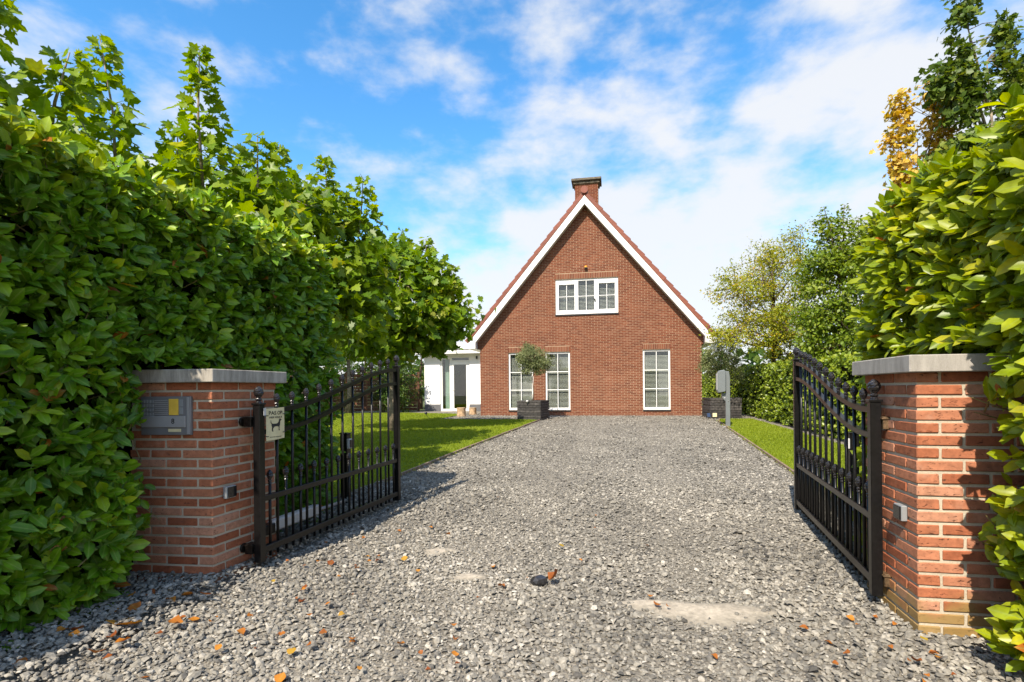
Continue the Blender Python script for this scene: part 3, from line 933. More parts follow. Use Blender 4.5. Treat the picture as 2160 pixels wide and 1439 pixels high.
def text_mesh(s, size, mat, depth=0.0004, bold=0.0):
    cu = bpy.data.curves.new('text', 'FONT')
    cu.body = s; cu.size = size; cu.align_x = 'CENTER'; cu.align_y = 'CENTER'; cu.extrude = depth; cu.offset = bold
    ob = bpy.data.objects.new('text', cu)
    COL.objects.link(ob)
    bpy.context.view_layer.update()
    me = bpy.data.meshes.new_from_object(ob.evaluated_get(bpy.context.evaluated_depsgraph_get()))
    bpy.data.objects.remove(ob)
    bpy.data.curves.remove(cu)
    me.materials.clear(); me.materials.append(mat)
    return me

# intercom on the front of the left pillar; local x runs right, y into the pillar
def intercom():
    c = Vector((-1.92, 3.333, -0.02))
    xr = -L1
    o = c + L1 * 0.305 + Vector((0, 0, 1.096))         # centre of the plate
    r = thing('intercom', 'grey metal intercom panel with number 8 on the left brick pillar', 'intercom')
    m = frame_matrix(o, xr)
    r.matrix_world = m
    w, h = 0.176, 0.124
    B((-w, -0.022, -h), (w, -0.001, h)).build('plate', M['steel_dark'], r, bevel=0.003)
    B((w - 0.026, -0.026, -h + 0.006), (w - 0.008, -0.022, h - 0.006)).build('trim', M['steel'], r, bevel=0.001)
    for i in range(4):
        for k in range(4):
            x = -w + 0.014 + i * 0.021; z = h - 0.032 - k * 0.027
            B((x, -0.0255, z - 0.011), (x + 0.0175, -0.022, z + 0.011)).build('key', M['grey_pl'], r, bevel=0.001)
    for k in range(8):
        z = h - 0.026 - k * 0.0125
        B((-0.075, -0.027, z - 0.0035), (0.016, -0.022, z + 0.0035)).build('speaker_slat', M['steel'], r, bevel=0.001)
    B((0.026, -0.0265, 0.004), (0.092, -0.022, h - 0.016)).build('name_card', M['yellow'], r, bevel=0.0008)
    for k in range(2):
        B((0.098, -0.0255, 0.008 + k * 0.05), (0.124, -0.022, 0.054 + k * 0.05)).build('button', M['grey_pl'], r, bevel=0.001)
    B((-w + 0.008, -0.030, -0.074), (w - 0.034, -0.022, -0.001)).build('letter_flap', M['steel'], r, bevel=0.002)
    B((0.02, -0.0258, -0.103), (0.108, -0.022, -0.084)).build('label_strip', M['cream'], r)
    t = link('number', text_mesh('8', 0.046, M['print'], bold=0.0006), None, r)
    t.location = (0.057, -0.0304, -0.036); t.rotation_euler = (RAD(90), 0, 0)
intercom()

def photocell(label, o, xd, ny, w=0.05, h=0.075):
    """o on the face, xd along the face, ny outward normal"""
    r = thing('photocell', label, 'sensor')
    z = Vector((0, 0, 1)); y = -ny.normalized()
    x = xd.normalized()
    r.matrix_world = Matrix(((x.x, y.x, 0, o.x), (x.y, y.y, 0, o.y), (0, 0, 1, o.z), (0, 0, 0, 1)))
    B((-w, -0.028, -h / 2), (w, 0, h / 2)).build('housing', M['grey_pl'], r, bevel=0.004)
    B((-w + 0.012, -0.036, -h / 2 + 0.008), (w - 0.004, -0.027, h / 2 - 0.005)).build('lens', M['dark_pl'], r, bevel=0.002)
nl = Vector((L2.y, -L2.x, 0)); nr = Vector((-R2.y, R2.x, 0))
photocell('black square photocell on the inner side of the left pillar', Vector((-1.92, 3.333, 0)) + L2 * 0.125 + nl * 0.001 + Vector((0, 0, 0.565)), L2, nl, 0.043, 0.08)
photocell('black square photocell on the inner side of the sunlit right pillar', Vector((1.987, 2.564, 0)) + R2 * 0.135 + nr * 0.001 + Vector((0, 0, 0.57)), -R2, nr, 0.043, 0.08)

# ------------------------------------------------------------------ gates
def finial_mesh(big):
    s = 1.45 if big else 1.0
    prof = [(0.0135, 0), (0.0135, 0.006), (0.010, 0.010), (0.0145, 0.016), (0.0145, 0.02), (0.009, 0.025), (0.013, 0.031), (0.019, 0.040), (0.0225, 0.05), (0.022, 0.06), (0.019, 0.069), (0.013, 0.077), (0.006, 0.083), (0.001, 0.085)]
    m = MB().lathe([(r * s, z * (1.16 if not big else 1.35)) for r, z in prof], sides=9, wob=True)
    me = m.mesh('finial', smooth=False)
    me.materials.append(M['iron'])
    return me
F_S, F_B = finial_mesh(False), finial_mesh(True)
def bar_mesh(h, r=0.0105):
    me = MB().tube([(0, 0, 0), (0, 0, h)], r, 8).mesh('bar'); me.polygons.foreach_set('use_smooth', np.full(len(me.polygons), True)); me.materials.append(M['black'])
    return me
def S(t):
    t = min(1, max(0, (t - .05) / .95)); return t * t * (3 - 2 * t)

def gate(label, near, far, hinge_mat, hinge_dir):
    a = Vector((near[0], near[1], 0)); b = Vector((far[0], far[1], 0))
    d = (b - a); L = d.length
    root = thing('iron_gate', label, 'gate', (a.x, a.y, 0), math.atan2(d.y, d.x))
    pw = 0.027
    B((-pw, -pw, 0.06), (pw, pw, 1.135)).build('hinge_post', M['black'], root, bevel=0.003)
    B((-pw - 0.006, -pw - 0.006, 1.135), (pw + 0.006, pw + 0.006, 1.148)).build('post_cap', M['black'], root, bevel=0.002)
    f = link('finial', F_B, None, root); f.location = (0, 0, 1.148)
    B((L - pw, -pw, 0.06), (L + pw, pw, 1.475)).build('end_post', M['black'], root, bevel=0.003)
    B((L - pw - 0.006, -pw - 0.006, 1.475), (L + pw + 0.006, pw + 0.006, 1.488)).build('post_cap', M['black'], root, bevel=0.002)
    f = link('finial', F_B, None, root); f.location = (L, 0, 1.488)
    rail = lambda t: 1.09 + 0.352 * S(t)
    for off, nm in ((0, 'top_rail'), (-0.142, 'top_rail')):
        m = MB(); n = 28; vs = []; fs = []
        for i in range(n + 1):
            t = i / n; x = pw + (L - 2 * pw) * t; z = rail(x / L) + off
            dz = (rail(min(1, x / L + .01)) - rail(max(0, x / L - .01))) / (.02 * L)
            nx, nz = -dz / math.hypot(1, dz), 1 / math.hypot(1, dz)
            for yy, s in ((-.018, -1), (.018, -1), (.018, 1), (-.018, 1)):
                vs.append((x + nx * .016 * s, yy, z + nz * .016 * s))
            if i:
                q = 4 * (i - 1)
                for k in range(4): fs.append((q + k, q + (k + 1) % 4, q + 4 + (k + 1) % 4, q + 4 + k))
        fs += [(3, 2, 1, 0), (4 * n, 4 * n + 1, 4 * n + 2, 4 * n + 3)]
        m.add(vs, fs).build(nm, M['black'], root)
    B((pw, -.018, 0.47), (L - pw, .018, 0.508)).build('middle_rail', M['black'], root, bevel=0.002)
    B((pw, -.02, 0.115), (L - pw, .02, 0.160)).build('bottom_rail', M['black'], root, bevel=0.002)
    for k in range(11):
        t = .088 + .082 * k; top = rail(t) + 0.026
        o = link('bar', bar_mesh(top - 0.075), None, root); o.location = (t * L, 0, 0.075)
        f = link('finial', F_S, None, root); f.location = (t * L, 0, top - 0.002)
    sm = bar_mesh(0.58 - 0.075)
    for k in range(12):
        t = .05 + .0825 * k
        o = link('bar', sm, None, root); o.location = (t * L, 0, 0.075)
        f = link('finial', F_S, None, root); f.location = (t * L, 0, 0.578)
    # hinges reach sideways to the pillar
    for z in (1.02, 0.155):
        m = MB()
        m.tube([(0, hinge_dir * 0.03, z), (0, hinge_dir * 0.16, z)], 0.014, 8)
        m.tube([(-.02, hinge_dir * 0.105, z), (-.02, hinge_dir * 0.12, z)], 0.034, 8)
        m.box((-0.045, min(hinge_dir * .028, hinge_dir * .085), z - 0.034), (0.022, max(hinge_dir * .028, hinge_dir * .085), z + 0.034))
        m.box((-0.052, min(hinge_dir * .02, hinge_dir * .092), z + 0.020), (0.026, max(hinge_dir * .02, hinge_dir * .092), z + 0.029))
        m.build('hinge', hinge_mat, root, bevel=0.002)
    return root, L
GA, GL = gate('open black iron gate leaf hinged on the left pillar', (-1.735, 3.57), (-1.227, 5.54), M['hinge_dark'], 1)
GB, GLr = gate('open black iron gate leaf hinged on the sunlit right pillar', (2.022, 2.912), (2.713, 4.968), M['hinge'], -1)

def warning_sign():
    r = thing('warning_sign', 'cream guard dog warning sign tied to the left gate', 'sign')
    a = Vector((-1.735, 3.57, 0)); d = Vector((0.508, 1.97, 0)).normalized()
    side = Vector((d.y, -d.x, 0))
    o = a + d * 0.125 + side * 0.034 + Vector((0, 0, 0.995))
    xd = (d + side * 0.10).normalized()
    r.matrix_world = frame_matrix(o, xd)
    w, h = 0.085, 0.112
    m = MB(); vs = []; fs = []
    n = 8
    for i in range(n + 1):
        t = i / n; x = -w + 2 * w * t; bow = -0.012 * math.sin(math.pi * t) ** 2 + 0.004 * t
        for z in (-h + 0.010 * t, h + 0.006 * t):
            vs += [(x, bow, z), (x, bow + 0.0016, z)]
    for i in range(n):
        q = 4 * i
        fs += [(q, q + 4, q + 6, q + 2), (q + 1, q + 3, q + 7, q + 5), (q + 2, q + 6, q + 7, q + 3), (q, q + 1, q + 5, q + 4)]
    fs += [(0, 2, 3, 1), (4 * n, 4 * n + 1, 4 * n + 3, 4 * n + 2)]
    m.add(vs, fs).build('plate', M['cream'], r)
    def flat(me, name):
        # print follows the bow of the plate
        for v in me.vertices:
            t = (v.co.x + w) / (2 * w)
            v.co.z += 0
        return me
    for s, size, z, bd in (('PAS OP!', 0.037, 0.079, 0.0006), ('HIER WAAK IK', 0.0185, 0.049, 0.0003), ('BETREDEN OP EIGEN RISICO', 0.0085, -0.088, 0.0)):
        me = text_mesh(s, size, M['print'], 0.0003, bd)
        for v in me.vertices:
            x, y = v.co.x, v.co.y
            t = (x + w) / (2 * w)
            v.co = (x, -0.012 * math.sin(math.pi * t) ** 2 + 0.004 * t - 0.0008 - v.co.z, y)
        t = link('lettering', me, None, r); t.location = (0, 0, z)
    dog = [(-.050, .046), (-.046, .045), (-.045, .032), (-.040, .024), (-.030, .021), (-.006, .021), (.008, .024), (.018, .034), (.023, .047), (.029, .055), (.037, .056), (.042, .051), (.052, .049), (.053, .044), (.043, .040), (.038, .036), (.037, .024), (.034, .010), (.028, .000), (.026, -.020), (.031, -.025), (.030, -.028), (.018, -.028), (.019, -.006), (.014, .000), (-.008, .002), (-.022, -.001), (-.030, -.010), (-.033, -.022), (-.031, -.029), (-.027, -.032), (-.040, -.033), (-.042, -.020), (-.040, -.004), (-.044, .010), (-.043, .018), (-.050, .028)]
    dog = [(x, z - 0.016) for x, z in dog]
    bm = bmesh.new()
    vs = [bm.verts.new((x, 0, z)) for x, z in dog]
    f = bm.faces.new(vs)
    bm.normal_update()
    bmesh.ops.triangulate(bm, faces=[f])
    bmesh.ops.subdivide_edges(bm, edges=bm.edges[:], cuts=1)
    for v in bm.verts:
        t = (v.co.x + w) / (2 * w); v.co.y = -0.012 * math.sin(math.pi * t) ** 2 + 0.004 * t - 0.0009
    me = bpy.data.meshes.new('dog_silhouette'); bm.to_mesh(me); bm.free()
    link('dog_silhouette', me, M['print'], r)
    for x, z in ((-w + 0.006, 0.062), (w - 0.006, 0.070), (-w + 0.006, -0.082), (w - 0.008, -0.06)):
        sx = -1 if x < 0 else 1
        MB().tube([(x - sx * 0.012, -0.003, z), (x + sx * 0.02, 0.004, z + 0.003), (x + sx * .03, 0.03, z)], 0.0028, 6).build('cable_tie', M['print'], r)
warning_sign()
MB().box((0.006, -0.0352, 1.062), (0.030, -0.033, 1.112)).build('sticker', M['pale_pl'], GA)

def gate_opener():
    a = Vector((-1.735, 3.57, 0)); d = Vector((0.508, 1.97, 0)).normalized(); side = Vector((-d.y, d.x, 0))
    r = thing('gate_opener', 'pale grey gate motor arm behind the left gate', 'gate motor')
    p = a + d * 0.16 + side * 0.10; p.z = 0.20
    r.matrix_world = frame_matrix(p, d)
    B((0.06, -0.035, 0), (0.62, 0.035, 0.085)).build('housing', M['pale_pl'], r, bevel=0.012)
    MB().tube([(0.60, 0, 0.035), (0.98, -0.03, 0.035)], 0.014, 8).build('piston', M['steel'], r, smooth=True)
    B((-0.05, -0.05, 0.0), (0.062, 0.05, 0.07)).build('bracket', M['black'], r, bevel=0.006)
gate_opener()

def sensor_post(label, x, y, h, face):
    r = thing('sensor_post', label, 'post', (x, y, gz(y)), RAD(-14))
    B((-0.042, -0.042, 0), (0.042, 0.042, h)).build('column', M['black'], r, bevel=0.006)
    B((-0.05, -0.05, h), (0.05, 0.05, h + 0.012)).build('top_cap', M['black'], r, bevel=0.003)
    lo, hi = sorted((face * 0.042, face * 0.07))
    B((lo, -0.045, h - 0.155), (hi, 0.028, h - 0.05)).build('photocell', M['pale_pl'], r, bevel=0.004)
    lo, hi = sorted((face * 0.069, face * 0.078))
    B((lo, -0.034, h - 0.143), (hi, 0.02, h - 0.062)).build('lens', M['dark_pl'], r, bevel=0.002)
sensor_post('short black sensor post on the lawn behind the left gate', -1.80, 5.62, 0.74, 1)
sensor_post('short black sensor post behind the right gate', 3.50, 5.36, 0.72, -1)

# ------------------------------------------------------------------ the brick house
HX, HY, HYAW = -1.234, 20.405, -RAD(10.686)
house = thing('brick_house', 'red brick house with steep gable, white trim and chimney', 'house', (HX, HY, 0), HYAW)
bpy.context.view_layer.update()
AX, SL, APEX_LOW = 4.115, 1.193, 8.10            # gable axis, slope, underside of the barge board at the apex
ZB = 0.20
WIN = {'w1': (1.125, 2.095, 0.445, 2.655), 'w2': (2.56, 3.50, 0.445, 2.655), 'w3': (6.18, 7.16, 0.45, 2.665), 'up': (2.97, 5.315, 4.07, 5.405)}
CORB = 2.83
def low(s): return APEX_LOW - SL * abs(s - AX)

def house_front():
    outer = [(0, ZB), (8.25, ZB), (8.25, CORB), (8.36, CORB), (8.36, low(8.36) + .2), (AX, APEX_LOW + .2), (-0.12, low(-0.12) + .2), (-0.12, CORB), (0, CORB)]
    bm = bmesh.new()
    edges = []
    def loop(pts):
        vs = [bm.verts.new((x, 0.006, z)) for x, z in pts]
        for i in range(len(vs)): edges.append(bm.edges.new((vs[i], vs[(i + 1) % len(vs)])))
    loop(outer)
    for s0, s1, z0, z1 in WIN.values(): loop([(s0, z0), (s1, z0), (s1, z1), (s0, z1)])
    bmesh.ops.triangle_fill(bm, use_beauty=True, edges=edges)
    # reveals
    for s0, s1, z0, z1 in WIN.values():
        c = [(s0, z0), (s1, z0), (s1, z1), (s0, z1)]
        a = [bm.verts.new((x, 0.0062, z)) for x, z in c]; b = [bm.verts.new((x, 0.25, z)) for x, z in c]
        for i in range(4): bm.faces.new((a[i], a[(i + 1) % 4], b[(i + 1) % 4], b[i]))
    me = bpy.data.meshes.new('wall'); bm.to_mesh(me); bm.free()
    wall = link('wall', me, M['hmortar'], house)
    # bricks
    pz, bz, px_, bx_ = 0.0625, 0.0465, 0.2165, 0.2005
    cand = []
    k = 0; z = ZB + 0.008
    while z < APEX_LOW + 0.1:
        zt = z + bz
        s0, s1 = (0, 8.25) if zt <= CORB + .01 else (-0.12, 8.36)
        if zt > low(s0) + .12:
            hw = (APEX_LOW + .12 - zt) / SL
            s0, s1 = max(s0, AX - hw), min(s1, AX + hw)
        holes = []
        for a, b, c, d in WIN.values():
            top = d + 0.205
            if zt > c - 0.045 and z < top - 0.004: holes.append((a - 0.006, b + 0.006))
        holes.sort()
        seg = []; cur = s0
        for a, b in holes:
            if a > cur: seg.append((cur, a))
            cur = max(cur, b)
        if cur < s1: seg.append((cur, s1))
        for a, b in seg:
            x = math.floor(a / px_) * px_ - (px_ / 2 if k % 2 else 0)
            while x < b:
                p, q = max(x, a), min(x + bx_, b)
                if q - p > 0.03: cand.append((p, q, z, zt))
                x += px_
        k += 1; z += pz
    cand = np.array(cand)
    dist = np.hypot(cand[:, 0] * .983 + HX, HY - cand[:, 0] * .185) + np.abs(cand[:, 2] - 1.2) * 0.35
    full = (cand[:, 1] - cand[:, 0]) > 0.2
    order = np.argsort(dist + (~full) * 100)
    pick = set(order[:300].tolist())
    unit = []
    for v in range(4):
        r = random.Random(v)
        unit.append(B((0, 0, 0), (bx_, 0.012, bz)).mesh('brick', bevel=0.003))
        unit[-1].materials.append(M['hbrick_o'])
    V = []; F = []; T = []
    fq = np.array([(0, 1, 5, 4), (1, 2, 6, 5), (3, 0, 4, 7), (4, 5, 6, 7), (0, 3, 2, 1)])
    for i, (p, q, z, zt) in enumerate(cand):
        jx = random.uniform(-.002, .002); jy = random.uniform(-.0015, .0015)
        if i in pick:
            o = bpy.data.objects.new('brick', unit[i % 4]); COL.objects.link(o); o.parent = wall
            o.location = (p + jx, jy, z)
            continue
        b = len(V)
        V += [(p + jx, jy, z), (q + jx, jy, z), (q, .012, z), (p, .012, z), (p + jx, jy, zt), (q + jx, jy, zt), (q, .012, zt), (p, .012, zt)]
        F += (fq + b).tolist()
        T += [random.random()] * 8
    tri_mesh('brickwork', np.array(V), np.array(F), M['hbrick'], {'tone': np.array(T)}, False, wall, 'stuff')
    # soldier-course lintels
    for a, b, c, d in WIN.values():
        lt = B((a - .02, 0.0058, d + 0.003), (b + .02, 0.02, d + 0.206)).build('lintel', M['hmortar'], house)
        n = round((b - a + .04) / 0.0625); st = (b - a + .04) / n
        me = B((0, 0, 0), (st - 0.015, 0.012, 0.186)).mesh('brick', bevel=0.003); me.materials.append(M['hbrick_o'])
        for i in range(n):
            o = bpy.data.objects.new('brick', me); COL.objects.link(o); o.parent = lt
            o.location = (a - .02 + i * st + .005, -0.003 + random.uniform(-.001, .001), d + 0.013)
    # corbel undersides and the rest of the shell
    D = 10.5
    m = MB().box((0.0, 0.26, ZB), (0.25, D, 3.1)); m.build('side_wall', M['hmortar'], house)
    m = MB().box((8.0, 0.26, ZB), (8.25, D, 3.1)); m.build('side_wall', M['hmortar'], house)
    m = MB().prism([(0.26, ZB), (7.99, ZB), (7.99, low(7.99)), (AX, APEX_LOW), (0.26, low(0.26))], D - .2, D - .01, 'y'); m.build('rear_wall', M['hmortar'], house)
    m = MB().prism([(-.12, CORB), (0.002, CORB), (0.002, 3.2), (-.12, 3.2)], 0.014, D, 'y'); m.build('corbel', M['hmortar'], house)
    m = MB().prism([(8.248, CORB), (8.36, CORB), (8.36, 3.2), (8.248, 3.2)], 0.014, D, 'y'); m.build('corbel', M['hmortar'], house)
house_front()

def blind(parent, s0, s1, z0, z1, y, pitch=0.046):
    m = MB(); z = z0
    a = RAD(27)
    while z < z1:
        w = 0.019
        m.add([(s0, y - w * math.cos(a), z - w * math.sin(a)), (s1, y - w * math.cos(a), z - w * math.sin(a)), (s1, y, z + .003), (s0, y, z + .003), (s1, y + w * math.cos(a), z + w * math.sin(a)), (s0, y + w * math.cos(a), z + w * math.sin(a))],
              [(0, 1, 2, 3), (3, 2, 4, 5)])
        z += pitch
    for f in (0.12, 0.88):
        x = s0 + (s1 - s0) * f
        m.box((x - .003, y - .002, z0), (x + .003, y + .002, z1))
    m.build('blind', M['blind'], parent, 'stuff')

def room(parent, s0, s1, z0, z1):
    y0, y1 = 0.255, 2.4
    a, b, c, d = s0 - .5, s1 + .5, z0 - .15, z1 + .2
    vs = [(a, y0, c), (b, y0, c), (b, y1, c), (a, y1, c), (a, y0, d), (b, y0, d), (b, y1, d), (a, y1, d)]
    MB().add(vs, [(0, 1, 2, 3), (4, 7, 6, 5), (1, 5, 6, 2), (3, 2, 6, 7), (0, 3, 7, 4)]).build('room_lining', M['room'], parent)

def tall_window(key, off):
    s0, s1, z0, z1 = WIN[key]
    y0, y1 = 0.055, 0.125
    fw = 0.062
    m = MB()
    m.box((s0 + .004, y0, z0), (s0 + fw, y1, z1 - .004)); m.box((s1 - fw, y0, z0), (s1 - .004, y1, z1 - .004))
    m.box((s0 + fw, y0 + .001, z1 - fw - .004), (s1 - fw, y1, z1 - .004)); m.box((s0 + fw, y0 + .001, z0), (s1 - fw, y1, z0 + 0.085))
    w = m.build('window', M['white'], house)
    a, b, c, d = s0 + fw, s1 - fw, z0 + .085, z1 - fw - .004
    xm = (a + b) / 2; g = 0.0115
    B((xm - g, y0 + .014, c), (xm + g, y1 - .03, d)).build('glazing_bar', M['white'], w)
    zs = [c + (d - c) * t for t in (1 / 3, 2 / 3)]
    for z in zs: B((a, y0 + .016, z - g), (b, y1 - .032, z + g)).build('glazing_bar', M['white'], w)
    zz = [c] + zs + [d]
    for i in range(3):
        for x0, x1 in ((a, xm), (xm, b)):
            B((x0 + g * .5, 0.09, zz[i] + g * .5), (x1 - g * .5, 0.094, zz[i + 1] - g * .5)).build('pane', M['glass'], w)
    B((s0 - .01, -0.035, z0 - 0.042), (s1 + .01, 0.06, z0 - 0.002)).build('sill', M['sill'], w)
    blind(w, s0 + .02, s1 - .02, z0 + .06, z1 - off, 0.18)
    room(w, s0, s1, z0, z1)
tall_window('w1', 0.02); tall_window('w2', 0.02); tall_window('w3', 0.22)

def upper_window():
    s0, s1, z0, z1 = WIN['up']
    y0, y1 = 0.05, 0.125
    P = [(3.098, 3.691, 4.232, 5.20), (3.833, 4.432, 4.218, 5.335), (4.60, 5.194, 4.232, 5.20)]
    m = MB()
    m.box((s0 + .004, y0, z0), (P[0][0], y1, z1 - .004)); m.box((P[0][1], y0, z0), (P[1][0], y1, z1 - .004))
    m.box((P[1][1], y0, z0), (P[2][0], y1, z1 - .004)); m.box((P[2][1], y0, z0), (s1 - .004, y1, z1 - .004))
    for a, b, c, d in P:
        m.box((a, y0 + .002, z0), (b, y1, c)); m.box((a, y0 + .002, d), (b, y1, z1 - .004))
    w = m.build('window', M['white'], house)
    for i in (0, 2):
        a, b, c, d = P[i]
        B((a - .012, y0 - .022, d + .004), (b + .004, y0 + .001, d + .094)).build('vent_strip', M['white'], w, bevel=.004)
        B((a - .06, y0 - .012, z0 + .05), (a - .003, y0 + .001, z1 - .05)).build('casement_stile', M['white'], w, bevel=.003)
        B((b + .003, y0 - .012, z0 + .05), (b + .06, y0 + .001, z1 - .05)).build('casement_stile', M['white'], w, bevel=.003)
    g = 0.0105
    for a, b, c, d in P:
        xm, zm = (a + b) / 2, 4.75
        B((xm - g, y0 + .012, c), (xm + g, y1 - .03, d)).build('glazing_bar', M['white'], w)
        B((a, y0 + .014, zm - g), (b, y1 - .032, zm + g)).build('glazing_bar', M['white'], w)
        for x0, x1 in ((a, xm), (xm, b)):
            for q0, q1 in ((c, zm), (zm, d)):
                B((x0 + g * .5, 0.088, q0 + g * .5), (x1 - g * .5, 0.092, q1 - g * .5)).build('pane', M['glass'], w)
    B((s0 - .01, -0.035, z0 - 0.05), (s1 + .01, 0.06, z0 - 0.002)).build('sill', M['sill'], w)
    MB().tube([(4.45, y0, 4.60), (4.45, y0 - .06, 4.60)], 0.03, 10).tube([(4.45, y0 - .05, 4.60), (4.50, y0 - .05, 4.49)], 0.008, 6).build('window_catch', M['dark_pl'], w)
    blind(w, s0 + .05, s1 - .05, z0 + .1, z1 - .02, 0.18, 0.05)
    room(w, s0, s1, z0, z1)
upper_window()

def house_roof():
    y0, D = -0.30, 10.8
    e0, e1 = -0.20, 8.43
    # slab
    th = 0.12
    m = MB()
    poly = [(e0, low(e0) + .30), (AX, APEX_LOW + .30), (e1, low(e1) + .30), (e1, low(e1) + .44), (AX, APEX_LOW + .44), (e0, low(e0) + .44)]
    m.prism(poly, y0 + .04, D, 'y')
    roof = m.build('roof', M['tile'], house)
    # barge boards and soffits
    for sgn, end in ((-1, e0), (1, e1)):
        poly = [(AX, APEX_LOW), (AX, APEX_LOW + .315), (end, low(end) + .315), (end, low(end))]
        MB().prism(poly, y0 - .028, y0, 'y').build('barge_board', M['white'], house, bevel=.003)
        MB().prism([(AX, APEX_LOW + .02), (AX, APEX_LOW + .05), (end, low(end) + .05), (end, low(end) + .02)], y0, 0.02, 'y').build('soffit', M['soffit'], house)
    # eaves boxes with gutters
    B((8.335, y0 - .031, 2.83), (8.68, D - .2, 3.13)).build('gutter_box', M['white'], house, bevel=.004)
    B((-.45, y0 - .031, 2.83), (-.105, D - .2, 3.13)).build('gutter_box', M['white'], house, bevel=.004)
    # verge tiles: every one laps over the one below
    ca, sa = 1 / math.hypot(1, SL), SL / math.hypot(1, SL)
    n = 18; total = (AX - e0 + 0.14) / ca; st = total / n
    prof = MB()
    prof.prism([(0.0, 0.0), (st + .04, 0.0), (st + .04, 0.165), (0.0, 0.125)], 0, 0.30, 'y')
    tm = prof.mesh('tile', bevel=.006); tm.materials.append(M['tile'])
    for sgn in (-1, 1):
        for i in range(n):
            o = bpy.data.objects.new('tile', tm); COL.objects.link(o); o.parent = roof
            # local x runs down the slope
            t = 0.05 + i * st
            px, pz = AX + sgn * t * ca, APEX_LOW + .325 - t * sa
            if sgn > 0:
                xd = Vector((ca, 0, -sa)); zd = Vector((sa, 0, ca))
            else:
                xd = Vector((-ca, 0, -sa)); zd = Vector((-sa, 0, ca))
            yd = zd.cross(xd)
            org = Vector((px, y0 - .045 + random.uniform(-.004, .004), pz)) - zd * (0.012 * 0)
            if yd.y < 0: org.y += 0.30
            o.matrix_local = Matrix(((xd.x, yd.x, zd.x, org.x), (xd.y, yd.y, zd.y, org.y), (xd.z, yd.z, zd.z, org.z), (0, 0, 0, 1)))
    # pantile courses on both slopes
    for sgn in (-1, 1):
        V = []; F = []
        nu = 44; rows = n
        for i in range(rows):
            for e in (0, 1):
                t = 0.05 + (i + e) * st
                lift = 0.115 + (0.03 if e else 0.0)
                for k in range(nu * 4 + 1):
                    y = y0 + .26 + (D - y0 - .3) * k / (nu * 4)
                    h = lift + 0.03 * math.sin(2 * math.pi * k / 4)
                    V.append((AX + sgn * (t * ca + h * sa), y, APEX_LOW + .325 - t * sa + h * ca))
            b = len(V) - 2 * (nu * 4 + 1)
            for k in range(nu * 4): F.append((b + k, b + k + 1, b + nu * 4 + 2 + k, b + nu * 4 + 1 + k))
        tri_mesh('roof_tiles', np.array(V), np.array(F), M['tile'], None, True, roof, 'stuff')
    for k in range(26):
        y = y0 - .06 + k * 0.42
        MB().tube([(AX, y, APEX_LOW + .52), (AX, y + .44, APEX_LOW + .515)], [0.135, 0.122], 12).build('ridge_tile', M['tile'], roof, smooth=False)
    # chimney
    c = MB().box((3.566, 3.0, 8.0), (4.55, 3.62, 10.14)).build('chimney', M['hmortar'], house)
    V = []; F = []; T = []
    z = 8.3; k = 0
    fq = np.array([(0, 1, 5, 4), (1, 2, 6, 5), (3, 0, 4, 7), (4, 5, 6, 7), (0, 3, 2, 1), (2, 3, 7, 6)])
    def bb(lo, hi):
        b = len(V); x0, y0_, z0 = lo; x1, y1, z1 = hi
        V.extend([(x0, y0_, z0), (x1, y0_, z0), (x1, y1, z0), (x0, y1, z0), (x0, y0_, z1), (x1, y0_, z1), (x1, y1, z1), (x0, y1, z1)])
        F.extend((fq + b).tolist()); T.extend([random.random() * .8] * 8)
    while z < 10.08:
        x = 3.566 - (0.108 if k % 2 else 0)
        while x < 4.55:
            p, q = max(x, 3.562), min(x + .2055, 4.554)
            if q - p > .03:
                bb((p, 2.994, z), (q, 3.02, z + .0515))
            x += .2165
        y = 3.03 - (0.108 if k % 2 else 0)
        while y < 3.62:
            p, q = max(y, 3.022), min(y + .2055, 3.622)
            if q - p > .03:
                bb((3.56, p, z), (3.6, q, z + .0515)); bb((4.52, p, z), (4.556, q, z + .0515))
            y += .2165
        z += .0625; k += 1
    tri_mesh('brickwork', np.array(V), np.array(F), M['hbrick'], {'tone': np.array(T)}, False, c, 'stuff')
    B((3.49, 2.93, 10.13), (4.53 + .09, 3.69, 10.24)).build('chimney_collar', M['chim_cap'], c, bevel=.01)
    B((3.41, 2.85, 10.24), (4.70, 3.77, 10.35)).build('chimney_cap', M['chim_cap'], c, bevel=.015)
    # alarm beacon
    MB().lathe([(0.055, 0), (0.06, 0.02), (0.055, 0.05), (0.03, 0.075), (0.005, 0.085)], (4.13, -0.05, 5.79), 12).build('alarm_beacon', M['amber'], house, smooth=True)
    B((4.075, -0.105, 5.76), (4.185, 0.0, 5.79)).build('beacon_base', M['sill'], house, bevel=.004)
house_roof()

